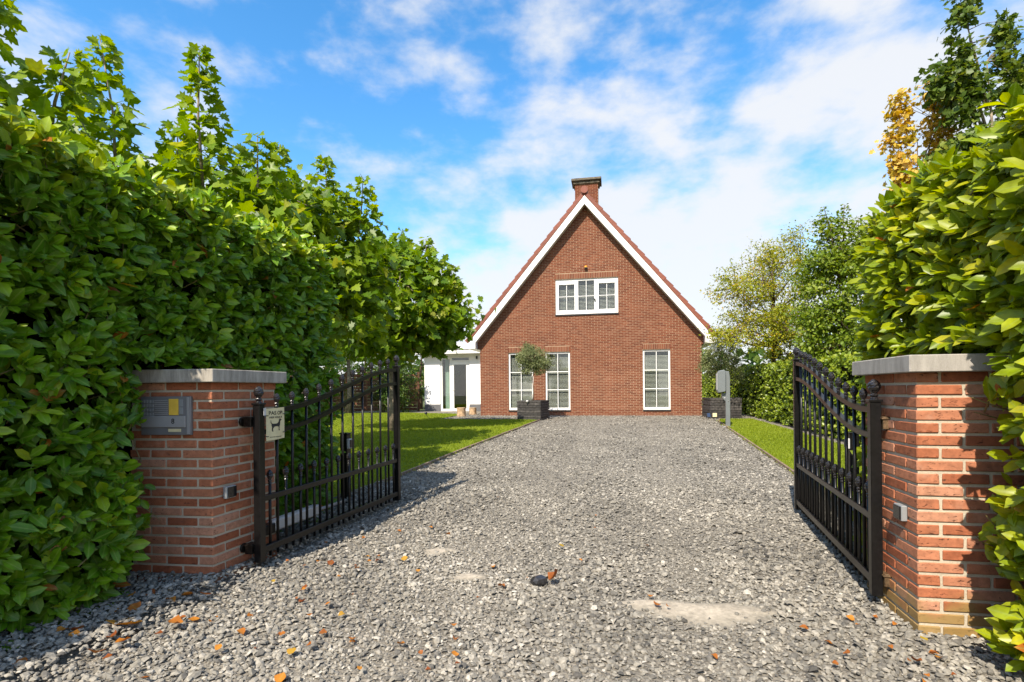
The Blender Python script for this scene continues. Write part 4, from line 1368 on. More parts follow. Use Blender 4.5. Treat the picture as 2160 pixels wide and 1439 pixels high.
# ------------------------------------------------------------------ the white annex
def annex():
    r = thing('white_annex', 'white rendered annex with glass door left of the brick house', 'annex', (HX, HY, 0), HYAW)
    y = 4.3
    top = 3.5
    m = MB()
    for a, b in ((-3.88, -3.09), (-1.61, 0.4)):
        m.box((a, y, 0.56), (b, y + .3, 2.86))
    m.box((-3.88, y, 2.861), (0.4, y + .3, top))
    m.box((-3.88, y + .301, 0.2), (-3.6, y + 5, top)); m.box((-3.6, y + .301, top - .15), (0.4, y + 5, top - .001)); m.box((-3.6, y + 4.8, .2), (0.4, y + 5, top - .151))
    m.build('wall', M['white_wall'], r)
    for a, b in ((-3.885, -3.09), (-1.61, 0.4)):
        B((a, y - .006, 0.15), (b, y + .3, 0.559)).build('plinth', M['plinth'], r)
    B((-4.15, y - .45, 2.97), (0.1, y - .001, 3.14)).build('canopy', M['white'], r, bevel=.004)
    B((-4.15, y - .46, 3.1405), (0.1, y + .1, 3.17)).build('roof_trim', M['sill'], r)
    m = MB()
    m.box((-3.088, y + .05, .22), (-2.985, y + .13, 2.855)); m.box((-2.62, y + .05, .22), (-2.545, y + .13, 2.855))
    m.box((-2.984, y + .051, .22), (-2.621, y + .13, .34)); m.box((-2.984, y + .051, 2.74), (-2.621, y + .13, 2.855))
    w = m.build('window', M['white'], r)
    B((-2.984, y + .085, .34), (-2.621, y + .09, 2.74)).build('pane', M['glass'], w)
    m = MB()
    m.box((-2.54, y + .05, .22), (-2.51, y + .13, 2.855)); m.box((-1.655, y + .05, .22), (-1.612, y + .13, 2.855)); m.box((-2.509, y + .052, 2.62), (-1.656, y + .13, 2.68)); m.box((-2.509, y + .052, 2.8), (-1.656, y + .13, 2.855))
    m.build('door_frame', M['white'], r)
    B((-2.509, y + .085, 2.68), (-1.656, y + .09, 2.80)).build('transom_pane', M['glass'], r)
    m = MB()
    m.box((-2.505, y + .04, .235), (-2.405, y + .10, 2.615)); m.box((-1.79, y + .04, .235), (-1.66, y + .10, 2.615))
    m.box((-2.404, y + .041, .235), (-1.791, y + .10, .36)); m.box((-2.404, y + .041, 2.47), (-1.791, y + .10, 2.615))
    d = m.build('door', M['white'], r)
    B((-2.404, y + .065, .36), (-1.791, y + .07, 2.47)).build('pane', M['glass'], d)
    MB().tube([(-2.455, y + .04, 1.26), (-2.455, y - .015, 1.26)], .012, 8).tube([(-2.455, y - .01, 1.26), (-2.33, y - .012, 1.26)], .009, 8).build('handle', M['steel'], d, smooth=True)
    for z in (0.5, 1.37, 2.12, 2.36):
        B((-1.668, y + .015, z - .05), (-1.635, y + .041, z + .05)).build('hinge', M['white'], d, bevel=.004)
    # curtain with folds just behind the glass, dark room
    vs = []; fs = []
    n = 24
    for i in range(n + 1):
        x = -2.93 + 0.26 * i / n; yy = y + .32 + .035 * math.sin(i * 1.5)
        vs += [(x, yy, .3), (x - .05 * (i / n), yy, 2.75)]
        if i: fs.append((2 * i - 2, 2 * i, 2 * i + 1, 2 * i - 1))
    MB().add(vs, fs).build('curtain', M['curtain'], r, smooth=True)
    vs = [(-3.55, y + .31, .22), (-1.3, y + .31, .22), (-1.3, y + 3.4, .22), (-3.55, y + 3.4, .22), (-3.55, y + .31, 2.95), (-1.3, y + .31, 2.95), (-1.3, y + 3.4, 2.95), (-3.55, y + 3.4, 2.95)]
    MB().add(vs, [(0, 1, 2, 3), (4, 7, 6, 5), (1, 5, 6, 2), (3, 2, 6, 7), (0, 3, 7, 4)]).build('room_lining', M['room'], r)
    MB().box((-2.2, y + 1.6, .25), (-1.6, y + 1.9, .62)).box((-2.2, y + 1.85, .62), (-1.6, y + 2.0, 1.0)).build('sofa', M['cream'], r, bevel=.04)
    MB().tube([(-1.24, y - .06, 2.72), (-1.24, y - .06, 2.86)], .04, 10).box((-1.255, y - .06, 2.77), (-1.225, y + .001, 2.80)).build('wall_lamp', M['sill'], r)
annex()

# ------------------------------------------------------------------ hedges
def hedge(name, label, p0, d, length, side, height, thick, z0, shoots, leaf_len, tmpl, tname, matkey, singles, excl=None, tone_fn=None, top_round=0.15, faces=('inner', 'top', 'far'), lps=7, wr=0.47, upk=0.45, stem=True, hook=None, spread=0.2, light=(-.1, -.3, .55), bias=None, bump_at=(), hollow=0.075):
    """box hedge along d from p0; side = +1: its visible face looks to the right of d"""
    root = thing(name, label, 'hedge', (p0[0], p0[1], z0))
    bpy.context.view_layer.update()
    d = np.array([d[0], d[1], 0.0]); d /= np.linalg.norm(d)
    nrm = np.array([d[1], -d[0], 0.0]) * side
    base = np.array([p0[0], p0[1], 0.0])
    areas = {'inner': length * height, 'top': length * thick, 'far': thick * height, 'near': thick * height, 'outer': length * height}
    tot = sum(areas[f] for f in faces)
    Os = []; Ns = []
    for f in faces:
        n = int(shoots * areas[f] / tot)
        u = rng.uniform(0, 1, n); v = rng.uniform(0, 1, n)
        if bias: u = np.where(rng.uniform(size=n) < bias[1], bias[0] + (1 - bias[0]) * u, u)
        if f == 'inner':
            P = base + d * (u * length)[:, None] + np.array([0, 0, 1]) * (0.02 + np.where(rng.uniform(size=n) < .12, v * .3, v) * (height - .02))[:, None]; Nf = np.tile(nrm, (n, 1))
        elif f == 'outer':
            P = base + d * (u * length)[:, None] - nrm * thick + np.array([0, 0, 1]) * (v * height)[:, None]; Nf = np.tile(-nrm, (n, 1))
        elif f == 'top':
            P = base + d * (u * length)[:, None] - nrm * (v * thick)[:, None] + np.array([0, 0, height]); Nf = np.tile([0., 0, 1], (n, 1))
        else:
            s = length if f == 'far' else 0
            P = base + d * s - nrm * (u * thick)[:, None] + np.array([0, 0, 1]) * (v * height)[:, None]; Nf = np.tile(d if f == 'far' else -d, (n, 1))
        Os.append(P); Ns.append(Nf)
    P = np.concatenate(Os); Nf = np.concatenate(Ns)
    n = len(P)
    # round the shoulder, bulge the faces, sink some shoots into the mass
    hrel = P[:, 2] / height
    bulge = vnoise(P, 2.2, 1) * 0.04 + vnoise(P, 6, 2) * 0.025
    depth = rng.exponential(hollow, n)
    for cx, cy, cz_, rr, am in bump_at:
        bulge = bulge + am * np.exp(-(((P - np.array([cx, cy, cz_])) / rr) ** 2).sum(1))
    P = P + Nf * (bulge - np.minimum(depth, 0.34))[:, None]
    if top_round:
        inner = np.abs((Nf @ nrm)) > .9
        P[inner] -= nrm * (np.clip(hrel[inner] - .86, 0, 1) * top_round / .14 * .6)[:, None]
    P[:, 2] += np.array([gz(y) for y in P[:, 1]]) if z0 else 0
    keep = np.ones(n, bool)
    if excl is not None: keep &= ~excl(P)
    P, Nf, depth = P[keep], Nf[keep], depth[keep]
    n = len(P)
    sd_ = norm(Nf * 0.75 + np.array([0, 0, upk]) + rng.normal(0, .38, (n, 3)))
    sl = rng.uniform(.35, .95, n) * leaf_len
    # leaves set alternately along each shoot
    O = []; D = []; Nn = []; Ln = []; Tn = []; Dp = []
    st = rng.beta(2, 2.2, n)
    for k in range(lps):
        t = (k + .5) / lps
        roll = rng.uniform(0, 6.28, n) if k == 0 else roll + 2.4 + rng.normal(0, .3, n)
        ref = norm(np.cross(sd_, rand_unit(n)))
        b2 = np.cross(sd_, ref)
        if k == 0: ra, rb_ = ref, b2
        out = ra * np.cos(roll)[:, None] + rb_ * np.sin(roll)[:, None]
        spreadang = 1.15 - .75 * t + rng.normal(0, .15, n)
        ld = norm(sd_ * np.cos(spreadang)[:, None] + out * np.sin(spreadang)[:, None])
        # leaf blades turn their face to the light: outward and up
        ln = norm(Nf * 0.5 + np.array(light) + sd_ * .2 + rng.normal(0, .32, (n, 3)))
        O.append(P + sd_ * (sl * t * 1.1)[:, None] + rng.normal(0, .006, (n, 3))); D.append(ld + np.array([0, 0, -.18])); Nn.append(ln)
        Ln.append(leaf_len * rng.uniform(.5, 1.25, n) * (1 - .25 * max(0, t - .7) / .3)); Tn.append(np.clip(st * .75 + .25 * t + rng.normal(0, .1, n), 0, 1)); Dp.append(depth)
    O, D, Nn, Ln, Tn, Dp = [np.concatenate(a) for a in (O, D, Nn, Ln, Tn, Dp)]
    if excl is not None:
        k2 = ~excl(O) & ~excl(O + norm(D) * Ln[:, None])
        O, D, Nn, Ln, Tn, Dp = O[k2], D[k2], Nn[k2], Ln[k2], Tn[k2], Dp[k2]
    g = O[:, 2] > np.array([gz(y) for y in O[:, 1]]) + .01
    O, D, Nn, Ln, Tn = O[g], D[g], Nn[g], Ln[g], Tn[g]
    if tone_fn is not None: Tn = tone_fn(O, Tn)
    if singles: Tn = np.where(rng.uniform(size=len(Tn)) < .008, 1.0, np.minimum(Tn, .955))
    org = np.array(root.location)
    Wd = Ln * wr * rng.uniform(.82, 1.15, len(O))
    # work in the hedge's own frame
    global EYE_SHIFT
    n_ = len(O)
    bend = rng.normal(-.10, .13, n_)
    sel = np.zeros(n_, bool)
    if singles:
        Pc = O - np.array([0, 0, EYE]); yy = np.maximum(Pc[:, 1], .1)
        vis = (Pc[:, 1] > .6) & (np.abs(Pc[:, 0] / yy) < .97) & (Pc[:, 2] / yy < .74) & (Pc[:, 2] / yy > -.55)
        facing = (Nn * -norm(Pc)).sum(1) > .2
        outer_ = ((O - base) @ nrm) > -.02 - .1 * rng.uniform(size=n_)
        sc = np.where(vis & facing & outer_, Ln / np.linalg.norm(Pc, axis=1) * rng.uniform(.55, 1, n_), 0)
        od = np.argsort(-sc)[:singles]; od = od[sc[od] > 0]
        sel[od] = True
        leaf_objects(root, tname, tmpl, M[matkey + '_o'], O[sel] - org, D[sel], Nn[sel], Ln[sel], Wd[sel])
    r = ~sel
    V, F, to, ri = scatter(tmpl, O[r] - org, D[r], Nn[r], Ln[r], Wd[r], bend[r], Tn[r])
    tri_mesh('foliage', V, F, M[matkey], {'tone': to, 'rib': ri}, True, root, 'stuff')
    if stem:
        m = MB()
        idx = rng.choice(n, min(n, 900), replace=False)
        for i in idx:
            a = P[i] - sd_[i] * .12 - org; b = P[i] + sd_[i] * sl[i] * 1.1 - org
            m.tube([a, (a + b) / 2 + rng.normal(0, .006, 3), b], [.0045, .0035, .002], 4, cap=False)
        m.build('shoots', M['twig'], root, 'stuff')
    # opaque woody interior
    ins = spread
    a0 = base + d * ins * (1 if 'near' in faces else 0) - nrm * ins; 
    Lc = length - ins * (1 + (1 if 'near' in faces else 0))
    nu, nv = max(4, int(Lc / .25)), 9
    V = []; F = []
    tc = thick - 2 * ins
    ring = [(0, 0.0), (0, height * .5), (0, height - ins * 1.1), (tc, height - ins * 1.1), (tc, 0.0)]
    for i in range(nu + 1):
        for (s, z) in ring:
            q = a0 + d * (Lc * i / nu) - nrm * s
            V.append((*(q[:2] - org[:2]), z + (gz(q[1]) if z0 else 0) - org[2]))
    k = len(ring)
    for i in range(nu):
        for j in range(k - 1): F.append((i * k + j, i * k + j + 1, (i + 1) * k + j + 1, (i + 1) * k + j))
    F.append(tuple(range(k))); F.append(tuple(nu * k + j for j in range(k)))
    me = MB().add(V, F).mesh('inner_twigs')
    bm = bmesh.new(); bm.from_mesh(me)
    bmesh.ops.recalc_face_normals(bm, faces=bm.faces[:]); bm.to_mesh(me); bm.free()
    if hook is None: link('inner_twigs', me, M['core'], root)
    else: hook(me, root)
    return root

def sunlit_top_tone(O, T):
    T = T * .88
    """sunlight on the clipped top painted in as paler leaves, uneven tone over the face"""
    k = np.clip((O[:, 2] - 2.28) / .25, 0, 1) * .34  # sunlit look of the hedge top put into the leaf colour
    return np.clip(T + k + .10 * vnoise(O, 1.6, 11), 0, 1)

def pillar_excl(c, d1, d2, W1, W2, pad=0.03, hcap=1.37, front=0.25):
    c = np.array([c[0], c[1]]); d1 = np.array([d1.x, d1.y]); d2 = np.array([d2.x, d2.y])
    Minv = np.linalg.inv(np.column_stack([d1, d2]))
    def f(P):
        q = (P[:, :2] - c) @ Minv.T
        return (q[:, 0] > -pad - .06) & (q[:, 0] < W1 + pad) & (q[:, 1] > -pad - .06) & (q[:, 1] < W2 + pad + .06) & (P[:, 2] < hcap)
    def g(P):
        # also keep the seen strip of the front face clear
        q = (P[:, :2] - c) @ Minv.T
        clear = (q[:, 0] > -.4) & (q[:, 0] < front + .05 * np.sin(P[:, 2] * 9)) & (q[:, 1] > -.30) & (q[:, 1] <= 0) & (P[:, 2] < 1.42)
        return f(P) | clear
    return g

exL = pillar_excl((-1.92, 3.333), L1, L2, 0.58, 0.592, front=0.33)
exR = pillar_excl((1.987, 2.564), R1, R2, 0.64, 0.60, front=0.25)
def core_cut(ex_y0, ex_y1):
    pass
def split_core(ranges):
    """interior kept clear of the pillar: drop the faces that would run into it"""
    def hook(me, root):
        bm = bmesh.new(); bm.from_mesh(me)
        bmesh.ops.delete(bm, geom=[], context='FACES')
        bm.to_mesh(me); bm.free()
        link('inner_twigs', me, M['core'], root)
    return hook

tl = math.atan2(.2546, .967)
DL = (.2546, .967)
hedge('laurel_hedge', 'tall shaded laurel hedge left of the gate', (-3.185 + .2633 * -0.9, -0.9), DL, 6.3, 1, 2.58, 1.15, 0, 6000, 0.106, T_LAUREL, 'laurel', 'laurel_l', 300, exL, top_round=.03, faces=('inner', 'top', 'far'), lps=6, spread=0.34, light=(.1, -.55, .45), bias=(.46, .65), bump_at=((-2.30, 3.05, .40, .36, .20), (-2.6, 2.3, .5, .6, .05)), hollow=.11, tone_fn=sunlit_top_tone)
hedge('laurel_hedge', 'sunlit yellow-green laurel hedge right of the gate', (2.21 + .263 * (1.2 - 2.4), 1.2), DL, 2.62, -1, 2.36, 1.3, 0, 4300, 0.108, T_LAUREL, 'laurel', 'laurel_r', 300, exR, faces=('inner', 'top', 'far', 'near'), lps=7, spread=0.28, light=(-.3, -.55, .6), tone_fn=lambda O, T: np.clip(T + .12 * vnoise(O, 1.9, 12) + .05, 0, 1))
hedge('ivy_hedge', 'low clipped ivy hedge along the right lawn', (5.45, 4.6), (.2146, 1), 27.5, -1, 1.72, 0.8, 1e-6, 8000, 0.076, T_SMALL, 'ivy', 'ivy', 0, None, faces=('inner', 'top'), lps=5, wr=.85, bias=(0.12, .0), stem=False, top_round=.05, spread=0.16, light=(-.25, -.5, .5))

# ------------------------------------------------------------------ trees and shrubs
def tree(name, label, cat, base, trunk_h, trunk_r, lobes, clusters, per, rc, leaf_len, wr, tmpl, tname, matkey, singles=0, bark='bark', group=None, up=0.6, droop=0.1, shoots=(), limbs=14, lean=(0, 0), shell=0.45, twigs=True, tonemul=1.0, outw=0.7):
    """lobes: (centre offset from base, radii); shoots: (foot offset, top offset) upright leafy leaders"""
    root = thing(name, label, cat, (base[0], base[1], gz(base[1])), 0, group)
    org = np.array([0.0, 0, 0])
    bpy.context.view_layer.update()
    vol = np.array([np.prod(r) ** .75 for _, r in lobes]); vol = vol / vol.sum()
    C = []; Cc = []
    for (c, r), f in zip(lobes, vol):
        n = max(3, int(round(clusters * f)))
        u = rand_unit(n) * (rng.uniform(shell, 1, n) ** .6)[:, None]
        C.append(np.array(c) + u * np.array(r)); Cc.append(np.tile(np.array(c), (n, 1)))
    C = np.concatenate(C); Cc = np.concatenate(Cc)
    # trunk and limbs
    m = MB()
    top = np.array([lean[0], lean[1], trunk_h])
    tp = [np.array([0, 0, -.05]), np.array([lean[0] * .3 + .03, lean[1] * .3, trunk_h * .4]), top]
    m.tube(tp, [trunk_r * 1.25, trunk_r * .95, trunk_r * .75], 9)
    cz = C[:, 2].max()
    ctr = C.mean(0)
    lead = np.array([ctr[0] * .7, ctr[1] * .7, trunk_h + (cz - trunk_h) * .75])
    m.tube([top, (top + lead) / 2 + rng.normal(0, .06, 3), lead], [trunk_r * .72, trunk_r * .45, trunk_r * .12], 7)
    lt = rng.choice(len(C), min(limbs, len(C)), replace=False)
    segs = [(top, lead)]
    limb_pts = [top, (top + lead) / 2, lead]
    for i in lt:
        e = C[i]
        t = np.clip((e[2] - trunk_h) / max(.1, lead[2] - trunk_h) * .65, 0, .8)
        s = top + (lead - top) * t
        mid = (s + e) / 2 + np.array([0, 0, -.08 * np.linalg.norm(e - s)]) + rng.normal(0, .05, 3)
        rr = trunk_r * .38
        m.tube([s, mid, e], [rr, rr * .6, rr * .18], 6)
        limb_pts += [mid, (mid + e) / 2, e]
    lp = np.array(limb_pts)
    if twigs:
        for i in range(len(C)):
            k = np.argmin(((lp - C[i]) ** 2).sum(1))
            if np.linalg.norm(lp[k] - C[i]) > .02:
                m.tube([lp[k], (lp[k] + C[i]) / 2 + rng.normal(0, .03, 3), C[i]], [trunk_r * .12, trunk_r * .09, trunk_r * .05], 4, cap=False)
    for a, b in shoots:
        a = np.array(a); b = np.array(b)
        m.tube([a, (a + b) / 2 + rng.normal(0, .03, 3), b], [.02, .013, .005], 5)
    m.build('trunk', M[bark], root, smooth=True)
    # leaves in clumps
    n = len(C) * per
    ci = np.repeat(np.arange(len(C)), per)
    csz = rng.uniform(.65, 1.3, len(C))[ci]
    off = rng.normal(0, 1, (n, 3)) * np.array([1, 1, .7]) * (rc * csz * .6)[:, None]
    O = C[ci] + off
    outv = norm(O - Cc[ci] + off * 1.2 + 1e-6)
    Nn = norm(outv * outw + np.array([-.12, -.3, up]) + rng.normal(0, .5, (n, 3)))
    D = norm(outv * .6 + rng.normal(0, .55, (n, 3)) + np.array([0, 0, -droop]))
    ct = rng.normal(0, .13, len(C))[ci]
    tone = np.clip((rng.beta(2.2, 2.4, n) + ct) * tonemul, 0, 1)
    Ln = leaf_len * rng.uniform(.6, 1.2, n)
    if len(shoots):
        SO = []; SD = []; SN = []; SL_ = []
        for a, b in shoots:
            a = np.array(a); b = np.array(b); ax = b - a; L = np.linalg.norm(ax); ax = ax / L
            q = int(L / (leaf_len * .045))
            t = np.sort(rng.uniform(0, 1, q)); rl = rng.uniform(0, 6.28, q)
            e1 = np.cross(ax, [1, 0, .1]); e1 /= np.linalg.norm(e1); e2 = np.cross(ax, e1)
            ov = e1 * np.cos(rl)[:, None] + e2 * np.sin(rl)[:, None]
            pet = leaf_len * rng.uniform(.2, 1.5, q) * (1.75 - 1.4 * t)
            SO.append(a + ax * (t * L)[:, None] + ov * pet[:, None] + np.array([0, 0, .2]) * pet[:, None])
            SD.append(ov + np.array([0, 0, -.15]) + rng.normal(0, .25, (q, 3))); SN.append(norm(np.array([-.1, -.35, .5]) + ov * .5 + rng.normal(0, .5, (q, 3))))
            SL_.append(leaf_len * (1.15 - .5 * t) * rng.uniform(.7, 1.1, q))
        O = np.concatenate([O] + SO); D = np.concatenate([D] + SD); Nn = np.concatenate([Nn] + SN)
        k = sum(len(s) for s in SL_)
        Ln = np.concatenate([Ln] + SL_); tone = np.concatenate([tone, np.clip(rng.beta(3, 2, k), 0, 1)])
    n = len(O)
    Wd = Ln * wr * rng.uniform(.85, 1.15, n)
    bend = rng.normal(-.12, .14, n)
    sel = np.zeros(n, bool)
    if singles:
        loc = np.array(root.location); Pc = O + loc - np.array([0, 0, EYE]); yy = np.maximum(Pc[:, 1], .1)
        vis = (np.abs(Pc[:, 0] / yy) < .97) & (Pc[:, 2] / yy < .74) & ((Nn * -norm(Pc)).sum(1) > .15)
        toward = (outv_all(O, C.mean(0)) * -norm(Pc)).sum(1)
        sc = np.where(vis, (Ln / np.linalg.norm(Pc, axis=1)) * (1 + .6 * toward) * rng.uniform(.6, 1, n), 0)
        od = np.argsort(-sc)[:singles]; od = od[sc[od] > 0]; sel[od] = True
        leaf_objects(root, tname, tmpl, M[matkey + '_o'], O[sel], D[sel], Nn[sel], Ln[sel], Wd[sel])
    r = ~sel
    V, F, to, ri = scatter(tmpl, O[r], D[r], Nn[r], Ln[r], Wd[r], bend[r], tone[r])
    tri_mesh('crown', V, F, M[matkey], {'tone': to, 'rib': ri}, True, root, 'stuff')
    return root
def outv_all(O, c):
    return norm(O - c)

PG = 'plane trees along the left lawn'
tree('plane_tree', 'leafy plane tree at the left edge above the hedge', 'tree', (-4.45, 4.15), 1.9, .07, [((0, 0, 2.5), (.8, .8, .7)), ((.2, .1, 3.0), (.5, .5, .45))], 50, 26, .28, .165, .95, T_LOBED, 'lobed', 'plane', 250, group=PG,
     shoots=[((.1, 0, 3.6), (.28, 0.1, 4.55)), ((-.3, .2, 3.6), (-.2, .3, 4.5)), ((.5, .3, 3.2), (.62, .4, 4.2))])
tree('plane_tree', 'plane tree with tall leading shoots behind the laurel hedge', 'tree', (-3.85, 5.9), 1.9, .075, [((0, 0, 2.6), (1.25, 1.0, .75)), ((.55, .2, 2.95), (.85, .9, .65))], 95, 32, .30, .165, .95, T_LOBED, 'lobed', 'plane', 300, group=PG,
     shoots=[((-.45, -.2, 3.4), (-.62, -.2, 5.1)), ((.38, 0, 3.4), (.32, 0.05, 5.1)), ((-1.0, 0, 3.1), (-1.2, .1, 4.4)), ((.9, .2, 3.2), (.9, .2, 4.2)), ((-.1, .3, 3.4), (-.1, .3, 4.4))])
tree('plane_tree', 'broad plane tree between the hedge and the leaning trunk', 'tree', (-3.9, 9.4), 2.2, .085, [((0, 0, 3.5), (1.55, 1.4, 1.3)), ((-.5, -.3, 4.2), (1.0, 1.0, .8)), ((.7, .1, 3.7), (1.1, 1.0, .95)), ((.3, -.2, 2.7), (1.5, 1.2, .8))], 200, 32, .36, .175, .95, T_LOBED, 'lobed', 'plane', 300, group=PG,
     shoots=[((-.3, 0, 4.4), (-.25, 0, 5.6)), ((.5, 0, 4.2), (.55, 0, 5.35)), ((1.15, 0, 3.9), (1.25, 0, 5.0)), ((.95, .1, 4.0), (.9, 0, 4.7)), ((-.9, 0, 4.3), (-1.0, 0, 5.2))])
tree('plane_tree', 'plane tree with pale trunk on the lawn behind the gate', 'tree', (-3.2, 13.9), 1.9, .105, [((0, 0, 3.3), (1.75, 1.6, 1.45)), ((.75, -.1, 2.95), (1.35, 1.2, 1.05)), ((.1, 0, 4.2), (1.1, 1.0, .8)), ((-.8, -.2, 3.0), (1.4, 1.3, 1.1)), ((1.15, 0, 2.85), (.8, .8, .6))], 250, 28, .38, .20, .95, T_LOBED, 'lobed', 'plane', 250, group=PG,
     shoots=[((.2, 0, 4.4), (.3, 0, 5.35)), ((.85, 0, 4.2), (.95, 0, 5.15)), ((1.5, 0, 3.6), (1.65, 0, 4.4)), ((-.5, 0, 4.3), (-.55, 0, 5.2))])
tree('plane_tree', 'slim background plane tree far left of the annex', 'tree', (-7.3, 23.3), 2.6, .10, [((0, 0, 4.0), (1.4, 1.3, 1.4))], 80, 24, .42, .21, .95, T_LOBED_FAR, 'lobed', 'plane', 0, group=PG)
tree('plane_tree', 'background plane tree beside the wooden fence', 'tree', (-8.7, 21.6), 2.6, .10, [((0, 0, 4.0), (1.4, 1.3, 1.4))], 80, 24, .42, .21, .95, T_LOBED_FAR, 'lobed', 'plane', 0, group=PG)

tree('locust_tree', 'airy yellow-green tree with layered branches beside the house', 'tree', (8.7, 17.3), 1.7, .10,
     [((-.9, -.2, 4.1), (1.3, 1.2, .42)), ((-.3, 0, 4.9), (1.2, 1.1, .42)), ((.55, 0, 5.4), (.95, .9, .42)), ((-.5, -.3, 3.35), (1.5, 1.3, .42)), ((-.7, -.5, 2.6), (1.55, 1.2, .45)), ((.5, -.4, 3.1), (1.3, 1.2, .6)), ((.6, -.3, 2.2), (1.3, 1.1, .55)), ((.5, 0, 4.3), (1.2, 1.1, .5)), ((-1.75, -.5, 2.75), (.55, .5, .2)), ((-1.7, -.2, 4.25), (.5, .5, .16)), ((-1.55, -.2, 4.75), (.5, .4, .16)), ((.9, 0, 6.0), (.5, .5, .3)), ((-.3, 0, 5.6), (.5, .5, .25))],
     380, 68, .28, .086, .5, T_SMALL, 'small', 'locust', 0, bark='bark_d', droop=.05, limbs=26, shell=.2, outw=.35)
tree('hornbeam', 'dense dark green hornbeam behind the ivy hedge', 'tree', (7.95, 12.6), 1.5, .08, [((0, 0, 3.3), (.95, .9, 1.5)), ((-.15, -.2, 2.3), (.9, .8, .8)), ((.2, 0, 4.3), (.6, .6, .8)), ((-.3, 0, 4.6), (.3, .3, .6))], 230, 75, .25, .095, .66, T_SMALL, 'med', 'hornbeam', 0, bark='bark_d', shoots=[((-.3, 0, 4.6), (-.38, 0, 5.45)), ((.1, 0, 4.6), (.12, 0, 5.5)), ((.4, 0, 4.4), (.45, 0, 5.2))])
tree('maple_tree', 'yellow autumn maple rising behind the right hedge', 'tree', (8.5, 11.0), 2.6, .06, [((-.3, 0, 6.1), (.20, .2, .95)), ((-.32, 0, 6.95), (.10, .1, .35)), ((.55, 0, 6.3), (.25, .25, .95)), ((.5, 0, 7.2), (.14, .14, .4)), ((.1, 0, 5.2), (.5, .45, .5)), ((.85, 0, 5.6), (.3, .3, .5)), ((0, 0, 4.2), (.7, .6, .8))], 230, 36, .15, .095, .95, T_LOBED_FAR, 'lobed', 'yellow_leaf', 0, bark='bark_d', limbs=20, shell=.1)
tree('maple_tree', 'tall upright green maple at the top right edge', 'tree', (9.55, 10.4), 3.0, .08, [((-.5, 0, 7.1), (.27, .27, 1.35)), ((-.48, 0, 8.6), (.14, .14, .6)), ((.33, 0, 7.0), (.2, .2, 1.2)), ((.36, 0, 8.2), (.1, .1, .5)), ((-.95, 0, 7.2), (.26, .22, .35)), ((.85, 0, 6.8), (.22, .22, 1.2)), ((-.1, 0, 5.7), (.8, .7, .45)), ((0, 0, 4.8), (1.1, .9, .8))], 350, 40, .18, .115, .95, T_LOBED_FAR, 'lobed', 'maple', 0, bark='bark', limbs=26, shell=.1)

# shrubs and the boundary on the left
def bush(name, label, base, r, h, n, per, leaf, matkey, tmpl=T_MED, wr=.6):
    return tree(name, label, 'shrub', base, h * .25, .03, [((0, 0, h * .5), (r, r, h * .5)), ((r * .3, 0, h * .35), (r * .8, r * .8, h * .35)), ((-r * .3, -r * .2, h * .4), (r * .8, r * .7, h * .4))], n, per, .24, leaf, wr, tmpl, 'med', matkey, 0, bark='bark_d', limbs=6, twigs=False, shell=.3)
bush('laurel_shrub', 'dark evergreen shrub left of the white annex', (-5.3, 24.3), .85, 2.7, 60, 70, .10, 'shrub')
bush('laurel_shrub', 'rounded green shrub in front of the wooden fence corner', (-6.0, 24.4), .55, 2.1, 32, 60, .09, 'shrub')
bush('climbing_shrub', 'yellowish climber spilling over the wooden fence', (-9.0, 24.6), 1.0, 2.9, 60, 60, .08, 'climber')
bush('climbing_shrub', 'thin golden climber at the foot of the fence', (-7.5, 23.55), .3, 1.5, 16, 50, .07, 'climber')
bush('laurel_shrub', 'bushy green shrub at the far left fence end', (-9.6, 22.6), 1.1, 2.8, 60, 60, .1, 'shrub')
for i, (x, y, h, r, lb) in enumerate(((-5.2, 29.5, 5.0, 1.9, 'tree crown just behind the annex wall corner'), (-8.2, 29.0, 5.4, 2.1, 'tree crown beyond the middle of the wooden fence'), (-11.6, 27.5, 5.6, 2.2, 'tree crown beyond the left end of the wooden fence'))):
    tree('garden_tree', lb, 'tree', (x, y), 1.6, .12, [((0, 0, h * .55), (r, r, h * .45)), ((.6, 0, h * .4), (r, r, h * .3))], 70, 45, .5, .15, .7, T_MED, 'med', 'shrub', 0, bark='bark_d', twigs=False, group='trees beyond the fence')

def fence():
    x0, y0, x1, y1 = -11.0, 23.6, -4.6, 25.6
    L = math.hypot(x1 - x0, y1 - y0)
    r = thing('wooden_fence', 'dark brown board fence behind the left lawn', 'fence', (x0, y0, gz(y0)), math.atan2(y1 - y0, x1 - x0))
    n = 4; st = L / n
    bd = B((0, 0, 0), (st - .13, .022, .135)).mesh('board', bevel=.003); bd.materials.append(M['fence'])
    po = B((-.055, -.05, 0), (.055, .05, 1.95)).mesh('post', bevel=.006); po.materials.append(M['fence'])
    for i in range(n + 1):
        o = link('post', po, None, r); o.location = (i * st, 0, -.03)
        if i < n:
            for k in range(12):
                o = link('board', bd, None, r); o.location = (i * st + .062, .01 + random.uniform(-.004, .004), .05 + k * .147); o.rotation_euler = (0, random.uniform(-.003, .003), 0)
fence()

